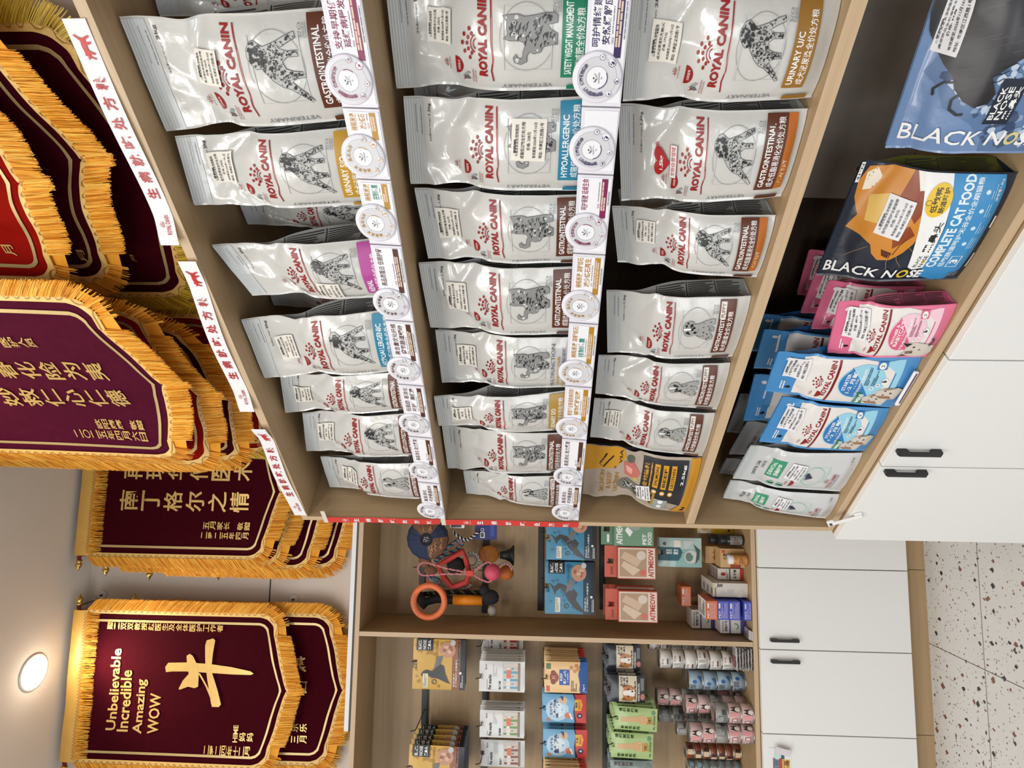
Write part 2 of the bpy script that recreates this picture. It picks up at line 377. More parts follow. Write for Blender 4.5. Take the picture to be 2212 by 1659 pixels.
# ------------------------------------------------------------------ back run: base cabinets
def handle_mesh(mb, z0, z1, m):                # slim bow handle standing off a door at y = 0 towards -y
    L = z1-z0; zc = (z0+z1)/2
    P = [(z0, 0), (z0, -.012), (z0+.004, -.017), (z1-.004, -.017), (z1, -.012), (z1, 0), (z1-.22*L, 0), (z1-.26*L, -.009), (z0+.26*L, -.009), (z0+.22*L, 0)]
    v = [(-.0045, y, z) for z, y in P]+[(.0045, y, z) for z, y in P]; n = len(P)
    mb.add(v, [list(range(n)), list(range(2*n-1, n-1, -1))]+[(k, n+k, n+(k+1) % n, (k+1) % n) for k in range(n)], m)
def base_cabinet(M, label, gaps, zt, zb, dd, depth, hand, plinth=True):
    r = empty('base_cabinet', M @ T((gaps[0]+gaps[-1])/2, dd, 0)); off = -(gaps[0]+gaps[-1])/2
    tag(r, label, 'cabinet', 'white base cabinets')
    b = MB(); b.box(gaps[0]+off+.001, gaps[-1]+off-.001, .0185, depth, zb, zt+.0, WOODH); b.build('body', r)
    for i in range(len(gaps)-1):
        b = MB(); b.box(gaps[i]+off+.0015, gaps[i+1]+off-.0015, 0, .0175, zb+.002, zt, WHITE, bev=.001); d = b.build('door', r)
        if hand[i]:
            h = MB(); handle_mesh(h, hand[i][1], hand[i][2], BLACK); o = h.build('handle', d); o.location = (hand[i][0]+off, 0, 0); o['label'] = 'black bow handle'
    if plinth:
        b = MB(); b.box(gaps[0]+off+.001, gaps[-1]+off-.001, .03, .05, 0, zb-.001, WOODH); b.build('plinth', r)
    return r
hz = BB.at(1665, 1384, -.01)[1], BB.at(1727, 1384, -.01)[1]
hs1, hs2 = BB.at(1695, 1384, -.01)[0], BB.at(1695, 1430, -.01)[0]
base_cabinet(FB, 'white two-door base cabinet under the toys and tins, both black handles in view', [-.37, -.09, .189], .598, .077, 0, .29, [(hs2, hz[1], hz[0]), (hs1, hz[1], hz[0])])
base_cabinet(FB, 'white base cabinet at the far left edge, with a torn colourful sticker on its door', [-.93, -.65, -.37], .598, .077, 0, .29, [None, None])
base_cabinet(FB, 'white base cabinet half hidden behind the corner of the nearer shelf run', [.189, .469], .598, .077, 0, .29, [None])
# ------------------------------------------------------------------ back run: open shelving
r = empty('open_shelving', FB @ T(-.2, .02, .6)); tag(r, 'oak open shelving on the back wall with hanging treats and tins', 'shelf')
def part(root, name, args, m, faces=None, bev=0):
    b = MB(); b.box(*args, m, faces, bev); return b.build(name, root)
part(r, 'bottom_panel', (-.9, .76, 0, .27, .0, .016), WOODH, {2: EDGE})
part(r, 'top_panel', (-.9, .76, 0, .27, 1.428, 1.4445), WOODH, {2: EDGE})
part(r, 'back_panel', (-.9, .76, .262, .274, .017, 1.4275), WOODH)
part(r, 'divider', (.111, .127, .0005, .261, .017, 1.4275), WOODV, {2: EDGEV})
part(r, 'end_panel', (-.9, -.883, .0005, .261, .017, 1.4275), WOODV, {2: EDGEV}); part(r, 'end_panel', (.743, .76, .0005, .261, .017, 1.4275), WOODV, {2: EDGEV})
sl = BB.at(760, 1581, .02)[0]
b = MB(); b.box(0, .95, 0, .02, .008, .0235, PAPER); b.box(0, .95, .003, .018, 0, .008, mat('gap_shade', (.10, .10, .085), .8))  # dark strip beneath the white one stands in for the shadow gap
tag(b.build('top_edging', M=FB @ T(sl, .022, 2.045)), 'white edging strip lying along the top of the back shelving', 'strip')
# ------------------------------------------------------------------ right run: base cabinets and shelving
q = [RR.at(1938, 978, -.03)[1], RR.at(2035, 978, -.03)[1]]; q2 = [RR.at(1912, 1022, -.03)[1], RR.at(2003, 1022, -.03)[1]]
sA, sB = RR.at(1985, 978, -.03)[0], RR.at(1957, 1022, -.03)[0]
base_cabinet(FR, 'white two-door base cabinet nearest the corner, black handles side by side', [.004, .318, .652], .585, .077, -.022, .42, [(sB, q2[1], q2[0]), (sA, q[1], q[0])])
base_cabinet(FR, 'white base cabinet in the near foreground, plain doors, at the right', [.652, .986, 1.32], .585, .077, -.022, .42, [None, None])
r = empty('display_shelving', FR @ T(.9, 0, .588)); tag(r, 'oak display shelving packed with pet food bags in four rows', 'shelf')
X0, X1 = -.888, 1.0
part(r, 'bottom_panel', (X0, X1, 0, .40, 0, .017), WOODH, {2: EDGE})
part(r, 'shelf', (X0+.018, X1-.018, .001, .39, .375, .397), WOODH, {2: EDGE})
part(r, 'shelf', (X0+.018, X1-.018, .004, .39, .692, .710), WOODH, {2: EDGE})
part(r, 'shelf', (X0+.018, X1-.018, .004, .39, 1.054, 1.072), WOODH, {2: EDGE})
part(r, 'top_panel', (X0, X1, 0, .40, 1.4405, 1.459), WOODH, {2: EDGE})
part(r, 'side_panel', (X0, X0+.0175, 0, .39, .0175, 1.440), WOODV, {2: EDGEV}); part(r, 'side_panel', (X1-.0175, X1, 0, .39, .0175, 1.440), WOODV, {2: EDGEV})
part(r, 'back_panel', (X0, X1, .391, .40, .0175, 1.440), wood_mat('shaded_back_wood', (.035, .020, .010), (.055, .033, .017), .6, 0))  # shade behind the bags is put into this panel's wood colour
Z1, Z2, Z3, Z4 = .606, .986, 1.299, 1.661    # shelf tops
sg = RR.at(1778, 436, .33)[0]
b = MB(); b.box(0, .75, 0, .012, 0, .335, mat('dark_grey_board', (.26, .225, .19), .55, var=.25, vs=14, bump=.1, bs=120))
for x, z in ((.07, .10), (.18, .21), (.33, .29), (.02, .31)): b.lathe([(.006, 0), (.006, -.001), (.002, -.0012)], mat('board_screw', (.02, .018, .016), .6), 12, (x, -.0002, z), 'y')
o = tag(b.build('dark_board', M=FR @ T(sg, .34, Z1+.001) @ Matrix.Rotation(-.05, 4, 'X')), 'dusty dark grey board with screws leaning at the back of the bottom compartment', 'board')
# clear child lock stuck on the corner door
b = MB(); CLR = mat('clear_white_plastic', (.86, .86, .85), .12, var=.01)
b.box(-.011, .011, -.006, 0, -.045, -.025, CLR, bev=.003); b.box(-.007, .007, -.009, -.006, -.043, .030, CLR, bev=.002); b.box(-.011, .011, -.008, 0, .024, .042, CLR, bev=.003)
b.box(-.006, .006, -.0085, -.0078, .031, .038, DGREY)
sk = RR.at(1825, 1125, -.03)
tag(b.build('child_lock', M=FR @ T(sk[0], -.0223, sk[1]) @ Matrix.Rotation(-.55, 4, 'Y')), 'clear white plastic child lock stuck on the corner cabinet door', 'lock')
# torn sticker on the far left door
st = Sheet(); st.rect(.0, .18, .62, .62, ink(176, 70, 66)); st.rect(.02, .24, .60, .42, ink(90, 150, 170)); st.rect(0, .6, .58, .95, ink(226, 196, 96))
st.tx('快乐', .02, .24, .58, .41, ink(30, 70, 100), .02); st.tx('宠爱', .02, .64, .56, .92, ink(120, 60, 30), .02); st.circ(.72, .38, .16, ink(196, 216, 214)); st.rect(.58, .55, .80, .70, ink(24, 92, 104))
b = MB(); b.box(0, .085, -.0006, 0, 0, .075, PAPER)
st.emit(b, lambda u, v, o: (.085*u, -.0006-o, .075*(1-v)), None, .0002)
P = [[(.055+.030*i/6+.012*j/4, -.001-.018*(i/6)**2, .005+.050*j/4) for i in range(7)] for j in range(5)]
b.grid(P, mat('peeled_sticker_back', (.66, .62, .64), .6))
q = BB.at(1690, 1659, 0); tag(b.build('torn_sticker', M=FB @ T(q[0]-.02, -.0007, q[1]-.03)), 'torn half peeled cartoonish sticker on the far left white door', 'sticker')
# ------------------------------------------------------------------ ceiling downlight
c = CAM + ray(72, 1452)*((ZC-CAM.z)/ray(72, 1452).z)
r = empty('ceiling_downlight', T(c.x, c.y, ZC)); tag(r, 'small round recessed spotlight in the ceiling above the WOW pennant', 'lamp')
b = MB(); b.lathe([(.066, 0), (.066, -.004), (.058, -.006), (.053, -.001)], mat('white_lamp_trim', (.82, .81, .78), .4), 40); b.build('trim_ring', r)
b = MB(); b.lathe([(.053, -.0012), (.04, -.003), (.001, -.0035)], mat('lamp_lens', (1, .93, .82), .4, emit=30), 32); b.build('lens', r)
l = bpy.data.lights.new('downlight_and_fill', 'SPOT'); l.energy = 24; l.spot_size = 2.2; l.spot_blend = .9; l.color = (1, .84, .62); l.shadow_soft_size = .04
o = bpy.data.objects.new('downlight_and_fill', l); COL.objects.link(o); o.location = (c.x, c.y, ZC-.02)
p_ = bpy.data.lights.new('downlight_spill', 'POINT'); p_.energy = .55; p_.color = (1, .86, .68); p_.shadow_soft_size = .03
o = bpy.data.objects.new('downlight_spill', p_); COL.objects.link(o); o.location = (c.x, c.y, ZC-.075)
if True:                                       # unseen warm spot added to brighten the right-hand pennants
    l2 = l.copy(); l2.energy = 15; o = bpy.data.objects.new('downlight_and_fill', l2); COL.objects.link(o)
    o.location = PR0+RD*.45-RY*.1+Vector((0, 0, ZC-.02))
# ================================================================== POUCHES
def smooth(a, b, x):
    t = max(0., min(1., (x-a)/(b-a))); return t*t*(3-2*t)
def ridge(p): return (1-abs(noise.noise(p)))**4
class Pouch:
    """stand-up bag: four corners of the front face, gussets that pinch in, a flat sealed top"""
    NU, NV = 34, 60
    def __init__(s, bl, br, tr, tl, t, seed, lean=0., neck=.74, pinch=.05, crumple=1., flop=0., sealv=.90):
        s.c = (bl, br, tr, tl); s.t = t; s.lean = lean; s.neck = neck; s.pinch = pinch; s.cr = crumple; s.flop = flop; s.sealv = sealv
        s.sd = Vector((seed*7.31, seed*3.17, seed*1.7)); s.W = br[0]-bl[0]; s.H = (tl[1]+tr[1])/2-(bl[1]+br[1])/2
        rnd = random.Random(seed); s.ru, s.rv = rnd.uniform(-1, 1), rnd.uniform(-.03, .03)
        s.g = [[s._front(i/s.NU, j/s.NV) for i in range(s.NU+1)] for j in range(s.NV+1)]
    def th(s, v): return s.t*(1-smooth(s.neck-.32, s.neck+.10, v))*(.94+.06*smooth(0, .1, v))+.004
    def yc(s, v): return s.t/2+s.lean*v+s.flop*smooth(s.neck, 1, v)
    def _xz(s, u, v):
        bl, br, tr, tl = s.c
        k = 1-s.pinch*math.exp(-((v-s.neck-s.rv)/.085)**2)-.02*math.exp(-((v-.42)/.3)**2)
        uu = .5+(u-.5)*k
        x = (bl[0]*(1-uu)+br[0]*uu)*(1-v)+(tl[0]*(1-uu)+tr[0]*uu)*v
        z = (bl[1]*(1-u)+br[1]*u)*(1-v)+(tl[1]*(1-u)+tr[1]*u)*v
        return x, z
    def _front(s, u, v):
        x, z = s._xz(u, v); a = abs(2*u-1); th = s.th(v)
        y = s.yc(v)-th/2*(1-.22*a**3)-.007*(1-a*a)*smooth(0, .12, v)*(1-smooth(s.neck-.1, s.neck+.08, v))*s.t/.06
        p = Vector((u*s.W*9, v*s.H*9, 0))+s.sd
        up = smooth(s.neck-.30, s.neck-.05, v)*(1-smooth(s.sealv-.06, s.sealv+.04, v))
        A = .0018+.0062*up
        y += s.cr*A*(noise.noise(p*1.0)+.5*noise.noise(p*2.3))
        y -= s.cr*(.0014+.0055*up)*ridge(p*.8+Vector((3, 1, 0)))
        y -= s.cr*.0022*ridge(p*1.9+Vector((9, 4, 0)))*(.3+.7*up)
        d = (v-s.neck)+.5*(a-.5)*(.3+.2*s.ru)                      # diagonal shoulder folds
        y += s.cr*.006*math.exp(-(d/.035)**2)*smooth(.15, .7, a)
        return Vector((x, y, z))
    def front(s, u, v, o=0.):
        u = max(0., min(1., u)); v = max(0., min(1., v))
        i = min(int(u*s.NU), s.NU-1); j = min(int(v*s.NV), s.NV-1); a, b = u*s.NU-i, v*s.NV-j; g = s.g
        p = (g[j][i]*(1-a)+g[j][i+1]*a)*(1-b)+(g[j+1][i]*(1-a)+g[j+1][i+1]*a)*b
        n = ((g[j][i+1]-g[j][i])*(1-b)+(g[j+1][i+1]-g[j+1][i])*b).cross((g[j+1][i]-g[j][i])*(1-a)+(g[j+1][i+1]-g[j][i+1])*a)
        n.normalize(); return p+n*o if n.y < 0 else p-n*o
    def back(s, u, v):
        x, z = s._xz(u, v); th = s.th(v); a = abs(2*u-1)
        return Vector((x, s.yc(v)+th/2*(1-.2*a**3), z))
    def gus(s, side, k, v, o=0.):                                  # k 0 front edge .. 1 back edge
        e = float(side); f = s.g[min(int(v*s.NV), s.NV-1)][s.NU if side else 0]; j = min(int(v*s.NV), s.NV-1); b = v*s.NV-j
        f = f*(1-b)+s.g[j+1][s.NU if side else 0]*b; q = s.back(e, v)
        p = f*(1-k)+q*k; dep = s.th(v)*(.10+.40*smooth(.25, s.neck, v))*(1-abs(2*k-1)**1.5)
        p.x += (-dep+o if side else dep-o); return p
    def mesh(s, root, film, gusm, sheet=None, top=None, step=True, name='pouch', sealm=None, side_sheet=None):
        mb = MB(); mb.grid(s.g, film)
        mb.grid([[s.back(1-i/8, j/s.NV) for i in range(9)] for j in range(s.NV+1)], film)
        bt = [s.g[0][i] for i in range(s.NU+1)]; mb.add(bt+[s.back(1, 0), s.back(0, 0)], [list(range(s.NU+3))[::-1]], film)
        for sd in (0, 1):                                          # thin fin seams down the front corners
            mb.grid([[s.g[j][s.NU if sd else 0], s.g[j][s.NU if sd else 0]+Vector(((.0035 if sd else -.0035), -.0012, 0))] for j in range(s.NV+1)], film)
        st = (1/s.NU, 1/s.NV) if step else None
        if sheet: sheet.emit(mb, lambda u, v, o: s.front(u, v, o), st, .0010)
        o = mb.build(name, root)
        for sd in (1, 0):
            mb = MB(); mb.grid([[s.gus(sd, i/6, j/s.NV) for i in range(7)] for j in range(s.NV+1)], gusm)
            if side_sheet and sd: side_sheet.emit(mb, lambda k, v, of: s.gus(1, k, v, of), (1/6, 1/s.NV), .0006)
            g = mb.build('side_gusset', root); g['label'] = 'grey printed side gusset'
        if sealm:
            P = []
            n = 22
            for j in range(n+1):
                v = s.sealv+(1-s.sealv)*j/n
                P.append([s.front(i/14, min(v, .9999), .0009+(.0007 if (j % 3 == 1 and j > 6) else 0)) for i in range(15)])
            mb = MB(); mb.grid(P, sealm, False); q = mb.build('top_seal', root); q['label'] = 'ribbed grey top seal'
        return o
def gus_sheet(seed, dk=None):
    rnd = random.Random(seed); s = Sheet(); dk = dk or ink(58, 58, 58)
    n = 30                                      # columns of fine print, lines running up the bag
    for v0, v1 in ((.04, .20), (.22, .40), (.42, .62)):
        s.rect(.06, v1+.004, .94, v1+.010, dk)
        for k in range(14):
            x = .08+.86*k/14; e = v1-.004; s.rect(x, v0+rnd.uniform(0, .06)*(rnd.random() < .5), x+.028, e, dk)
    return s
def sticker(root, P, u0, v0, u1, v1, name, price, m=CREAM, tilt=0.):
    mb = MB(); n = 8
    f = lambda a, b, o: P.front(u0+(u1-u0)*a+tilt*(b-.5), v0+(v1-v0)*b-tilt*.4*(a-.5), .0036+o)
    mb.grid([[f(i/n, j/n, 0) for i in range(n+1)] for j in range(n+1)], m)
    s = Sheet(); price_lines(s, name, price); s.emit(mb, f, (1/n, 1/n), .0004, .00004)
    o = mb.build('price_sticker', root); o['label'] = 'cream paper price sticker with printed lines'
def vet_print(kind, band, t1, t2, sub=None, subc=None, small=None, seed=1, wt='1.5kg', multi=False):
    s = Sheet()
    # emblem, badge and weight
    s.para(.60, .905, .92, .915, 1, GREY, random.Random(seed)); s.tx('净含量(Net Weight)', .52, .862, .80, .874, DGREY); s.tx(wt, .82, .858, .95, .876, DGREY, .02)
    s.rect(.62, .94, .94, .943, DGREY)
    bx, by = .24, .688
    s.circ(bx, by, .10, RED, .036, a0=180, a1=360); s.tx('扫码查询', bx-.055, by-.022, bx+.055, by-.010, WHT)
    s.within(crown(RED), bx-.05, by+.035, bx+.05, by+.058); s.tx('ROYAL CANIN', bx-.07, by+.026, bx+.07, by+.033, RED)
    s.poly([(.07,.66),(.095,.648),(.12,.66),(.095,.636)], DRED); s.poly([(.085,.635),(.13,.655),(.13,.632),(.095,.618)], ink(96, 98, 100)); s.poly([(.135,.655),(.18,.635),(.17,.618),(.135,.632)], ink(150, 152, 154))
    s.tx('VETERINARY', .06, .602, .22, .610, RED); s.tx('NUTRITION', .06, .590, .20, .598, RED)
    logo(s, .15, .535, .95, .632, bold=.045, cr=False); s.within(crown(RED), .33, .580, .64, .655)
    L = [(.10, .508), (.22, .516), (.34, .509), (.50, .514), (.70, .514), (.95, .516)]
    s.line(L, .011, RED, .55); s.rect(.30, .5105, .74, .5125, ink(226, 170, 160))
    s.tx('VETERINARY', .025, .24, .07, .47, GREY, 0, 90)
    # animal in its thin-lined frame
    s.ring(.56, .36, .33, .006, ink(150, 150, 148), .36); s.line([(.24, .25), (.24, .46), (.85, .46), (.85, .25), (.24, .25)], .005, ink(196, 196, 192))
    if kind == 'dog': s.within(animal('dog', seed), .22, .235, .86, .475)
    elif kind == 'cat': s.within(animal('cat', seed), .30, .225, .80, .465)
    else: s.within(animal('pup', seed), .40, .225, .74, .445)
    if multi:
        s.tx('MULTIFUNCTION', .08, .185, .92, .210, DGREY); s.tx('URINARY S/O | CALM', .10, .150, .72, .170, GOLD, .02); s.tx('成猫泌尿道全价处方粮', .05, .118, .55, .138, GOLD, .01); s.tx('情绪舒缓', .60, .118, .88, .138, ink(60, 70, 140), .01); s.rect(.42, .144, .60, .146, ink(60, 90, 150))
    else:
        s.rect(.15, .095, .985, .205, band); s.tx(t1, .19, .158, .19+min(.70, .048*len(t1)), .190, WHT, .02)
        s.tx(t2, .19, .108, .19+min(.76, .072*len(t2)), .145, WHT, .008)
        s.rect(0, .045, .055, .175, band)
        s.rect(.80, .212, .92, .214, GREY); s.tx('S/O', .80, .232, .92, .246, GREY); s.tx('INDEX', .80, .218, .92, .228, GREY)
        if sub: s.rect(.15, .045, .985, .095, subc); s.tx(sub, .19, .056, .19+.045*len(sub), .084, ink(222, 208, 170), .01)
        if small: s.rect(.74, .158, .96, .196, ink(226, 220, 212)); s.tx(small, .76, .164, .94, .190, BROWN, .01)
    return s
NB = [0]
CEILS = {Z4: 2.0265, Z3: 1.640, Z2: 1.278, Z1: .961}
EDGES_ = {}
def fit(run, bl, br, tr, tl, d, t, z0, lean, flop, b0, b1, layer):
    """keep a bag under the shelf above it and clear of its right-hand neighbour and the side panel"""
    for _ in range(40):
        dt = d+t/2+lean+flop; t0, t1 = run.at(*tl, dt), run.at(*tr, dt)
        if max(t0[1], t1[1]) < CEILS[z0]-.004: break
        lean -= .004
    lean = max(lean, -.02); dt = d+t/2+lean+flop; t0, t1 = run.at(*tl, dt), run.at(*tr, dt)
    zl, zr = min(t0[1], CEILS[z0]-.004), min(t1[1], CEILS[z0]-.004); k = (z0, layer)
    if k in EDGES_: e = EDGES_[k]; b1, t1s = min(b1, e[0]-.0135), min(t1[0], e[1]-.0135)
    else: t1s = t1[0]
    b0, t0s = max(b0, .040), max(t0[0], .040)
    EDGES_[k] = (b0, t0s); return b0, b1, (t1s, zr), (t0s, zl), lean
def vet_bag(run, quad, d, t, z0, label, pr, price=None, stick=None, group='white prescription food bags', lean=.02, pinch=.05, neck=.74, flop=0., crumple=1., promo=False):
    """quad: photo pixels of BL, BR, TR, TL of the front face"""
    NB[0] += 1; sd = NB[0]
    (bl, br, tr, tl) = quad
    if d < .03 and z0 > 1.2: d = .034
    b0, b1 = run.at(*bl, d)[0], run.at(*br, d)[0]
    b0, b1, t1, t0, lean = fit(run, bl, br, tr, tl, d, t, z0, lean, flop, b0, b1, 0 if d < .1 else NB[0]); sc = (b0+b1)/2
    r = empty('food_bag', run.M @ T(sc, d, z0)); tag(r, label, 'pet food', group)
    P = Pouch((b0-sc, 0), (b1-sc, 0), (t1[0]-sc, t1[1]-z0), (t0[0]-sc, t0[1]-z0), t, sd, lean, neck, pinch, crumple, flop)
    P.mesh(r, FOIL, GUS, pr, None, True, 'pouch', SEAL, gus_sheet(sd))
    if promo:
        mb = MB(); n = 10; f = lambda a, b, o: P.front(.24+.42*a, .66+.16*b, .0036+o)
        sh = Sheet(); hr = [(.5+.36*math.sin(t_)**3*1.1, .56+.30*(.81*math.cos(t_)-.31*math.cos(2*t_)-.12*math.cos(3*t_)-.06*math.cos(4*t_))*1.1) for t_ in [2*math.pi*k/40 for k in range(40)]]
        sh.poly(hr, ink(176, 30, 34)); sh.rect(.12, .02, .98, .24, WHT); sh.line([(.12,.02),(.98,.02),(.98,.24),(.12,.24),(.12,.02)], .02, ink(176, 30, 34)); sh.tx('宠物自营领域', .16, .06, .94, .20, ink(176, 30, 34), .01); sh.tx('1.5kg', .28, .44, .66, .60, WHT, .03); sh.tx('加数不加价', .56, .62, 1., .76, ink(176, 30, 34), .03)
        sh.emit(mb, f, (1/n, 1/n), .0002, .00005); mb.build('promo_sticker', r)['label'] = 'red heart shaped promotion sticker'
    if price:
        u, v, uw, vh, tl_ = stick or (.32, .74, .38, .13, 0.)
        sticker(r, P, u, v, u+uw, v+vh, price[0], price[1], tilt=tl_)
    return r
D_GI, D_GIP = '成犬易消化全价处方粮', '幼犬肠道全价处方粮'
# top row
vet_bag(RR, ((740, 252), (690, 18), (243, 40), (350, 278)), .012, .085, Z4, 'largest white bag with a brown band, right end of the top row', vet_print('dog', BROWN, 'GASTROINTESTINAL', '成犬高纤易消化全价处方粮', '', ink(196, 148, 84), seed=1, wt='2kg'), ('成犬高纤易消化处方粮', '236'), (.42, .62, .32, .11, .02), lean=.03, pinch=.09, neck=.72)
vet_bag(RR, ((790, 440), (755, 275), (370, 270), (415, 437)), .012, .08, Z4, 'white bag with a golden urinary band, second from the right in the top row', vet_print('dog', GOLD, 'URINARY S/O', '成犬泌尿道全价处方粮', seed=2, wt='2kg'), ('成犬泌尿道全价处方粮', '270'), (.30, .74, .48, .13, -.02), pinch=.06)
vet_bag(RR, ((820, 640), (795, 517), (450, 530), (545, 633)), .012, .085, Z4, 'white bag with a magenta band and a skewed folded top', vet_print('dog', PINK, 'RENAL', '成犬肾脏全价处方粮', seed=3, wt='2kg'), ('成犬肾脏全价处方粮', '240'), (.06, .36, .34, .13, .02), lean=.03, pinch=.12, neck=.70)
vet_bag(RR, ((850, 795), (835, 667), (500, 690), (545, 812)), .012, .08, Z4, 'white bag with a blue hypoallergenic band showing the spotted dog, top row', vet_print('dog', TEAL, 'HYPOALLERGENIC', '成犬低过敏性全价处方粮', seed=4, wt='2kg'), ('成犬低过敏全价处方粮', '252'), (.30, .72, .40, .12, -.03), lean=.03, pinch=.10, neck=.68)
vet_bag(RR, ((880, 882), (866, 795), (597, 782), (617, 888)), .012, .07, Z4, 'white bag with a brown band, top row, just left of the blue-banded one', vet_print('dog', BROWN, 'GASTROINTESTINAL', D_GI, seed=5), (D_GI, '190'), (.25, .78, .45, .13, 0), pinch=.07)
vet_bag(RR, ((897, 985), (888, 893), (650, 880), (663, 970)), .012, .07, Z4, 'white bag with a brown band, second from the left end of the top row', vet_print('dog', BROWN, 'GASTROINTESTINAL', D_GI, seed=6), (D_GI, '178'), (.30, .74, .45, .14, 0), pinch=.06)
vet_bag(RR, ((915, 1080), (905, 1003), (693, 985), (715, 1055)), .012, .07, Z4, 'smaller white puppy food bag at the left end of the top row', vet_print('pup', BROWN, 'GASTROINTESTINAL', D_GIP, small='PUPPY', seed=7, wt='1kg'), (D_GIP, '120'), (.35, .68, .45, .14, .04), pinch=.08, lean=.03)
# middle row
vet_bag(RR, ((1240, 190), (1245, -22), (832, -45), (857, 185)), .012, .09, Z3, 'large white cat food bag with a green band, right end of the middle row', vet_print('cat', GREEN, 'SATIETY WEIGHT MANAGEMENT', '成猫减肥全价处方粮', seed=8), ('成猫减肥全价处方粮', '236'), (.44, .70, .34, .12, .02), pinch=.05, lean=.03)
vet_bag(RR, ((1245, 410), (1246, 213), (870, 190), (887, 392)), .012, .08, Z3, 'white cat food bag with a blue band in the middle row', vet_print('cat', TEAL, 'HYPOALLERGENIC', '成猫低过敏性全价处方粮', seed=9), ('成猫低过敏全价处方粮', '208'), (.40, .27, .44, .17, .02), pinch=.06)
vet_bag(RR, ((1236, 566), (1241, 415), (895, 397), (925, 553)), .012, .08, Z3, 'white cat food bag with brown and tan bands, the one nearer the blue-banded bag', vet_print('cat', BROWN, 'GASTROINTESTINAL', '成猫优纤易消化全价处方粮', 'FIBRE RESPONSE', TAN, seed=10), ('成猫优纤易消化处方粮', '227'), (.30, .76, .46, .14, 0), pinch=.05)
vet_bag(RR, ((1230, 722), (1240, 574), (905, 567), (930, 703)), .012, .08, Z3, 'white cat food bag with brown and tan bands, the left one of the two', vet_print('cat', BROWN, 'GASTROINTESTINAL', '成猫优纤易消化全价处方粮', 'FIBRE RESPONSE', TAN, seed=11), ('成猫优纤易消化处方粮', '225'), (.32, .72, .42, .13, 0), pinch=.04)
vet_bag(RR, ((1220, 836), (1228, 724), (940, 704), (955, 822)), .012, .075, Z3, 'white cat food bag lettered in grey without any coloured band', vet_print('cat', GOLD, '', '', multi=True, seed=12), ('成猫泌尿道处方粮', '245'), (.34, .72, .42, .14, 0), pinch=.06)
vet_bag(RR, ((1213, 930), (1221, 838), (930, 815), (948, 915)), .012, .075, Z3, 'white cat food bag with a gold urinary band in the middle row', vet_print('cat', ink(176, 140, 62), 'URINARY S/O', '成猫泌尿道全价处方粮', seed=13), ('成猫泌尿道处方粮', '215'), (.30, .74, .42, .14, 0), pinch=.06)
vet_bag(RR, ((1205, 1021), (1211, 934), (955, 917), (968, 1007)), .012, .07, Z3, 'white cat food bag, brown band, second from the middle row\'s left end', vet_print('cat', BROWN, 'GASTROINTESTINAL', '成猫肠道全价处方粮', seed=14), None, pinch=.06)
vet_bag(RR, ((1200, 1098), (1206, 1030), (1000, 1004), (1008, 1063)), .012, .065, Z3, 'small white kitten food bag at the left end of the middle row', vet_print('pup', BROWN, 'GASTROINTESTINAL', '幼猫肠道全价处方粮', small='KITTEN', seed=15, wt='400g'), None, pinch=.05)
# third row
vet_bag(RR, ((1758, 210), (1832, 2), (1330, -38), (1345, 212)), .022, .09, Z2, 'large white dog food bag with a golden brown band, right end of the third row', vet_print('dog', ink(150, 106, 36), 'URINARY U/C', '成犬泌尿道全价处方粮', seed=16, wt='2kg'), ('成犬泌尿道处方粮UC', '275'), (.34, .73, .38, .15, .02), pinch=.04, lean=.035)
vet_bag(RR, ((1692, 425), (1757, 243), (1335, 226), (1342, 428)), .022, .085, Z2, 'white dog food bag with brown and orange bands and a red heart sticker', vet_print('dog', BROWN, 'GASTROINTESTINAL', '成犬低脂易消化全价处方粮', 'LOW FAT', ORNG, seed=17), None, pinch=.06, lean=.03, promo=True)
vet_bag(RR, ((1628, 600), (1690, 472), (1322, 446), (1334, 560)), .022, .08, Z2, 'white dog food bag with brown and orange bands beside a dark gap, third row', vet_print('dog', BROWN, 'GASTROINTESTINAL', '成犬低脂易消化全价处方粮', 'LOW FAT', ORNG, seed=18), ('成犬低脂易消化处方粮', '198'), (.40, .72, .40, .13, .02), pinch=.09, lean=.03, neck=.70)
vet_bag(RR, ((1582, 772), (1636, 645), (1310, 627), (1312, 757)), .022, .075, Z2, 'white puppy food bag in the third row, rightmost of the three with sitting puppies', vet_print('pup', BROWN, 'GASTROINTESTINAL', D_GIP, small='PUPPY', seed=19), None, pinch=.04)
vet_bag(RR, ((1545, 885), (1585, 790), (1294, 757), (1286, 846)), .022, .075, Z2, 'white puppy food bag in the third row, middle one of the three with sitting puppies', vet_print('pup', BROWN, 'GASTROINTESTINAL', D_GIP, small='PUPPY', seed=20), None, pinch=.06)
vet_bag(RR, ((1517, 987), (1549, 898), (1284, 860), (1275, 940)), .022, .07, Z2, 'white puppy food bag beside the black and yellow salmon bag', vet_print('pup', BROWN, 'GASTROINTESTINAL', D_GIP, small='PUPPY', seed=21), (D_GIP, '175'), (.34, .76, .42, .14, 0), pinch=.06)
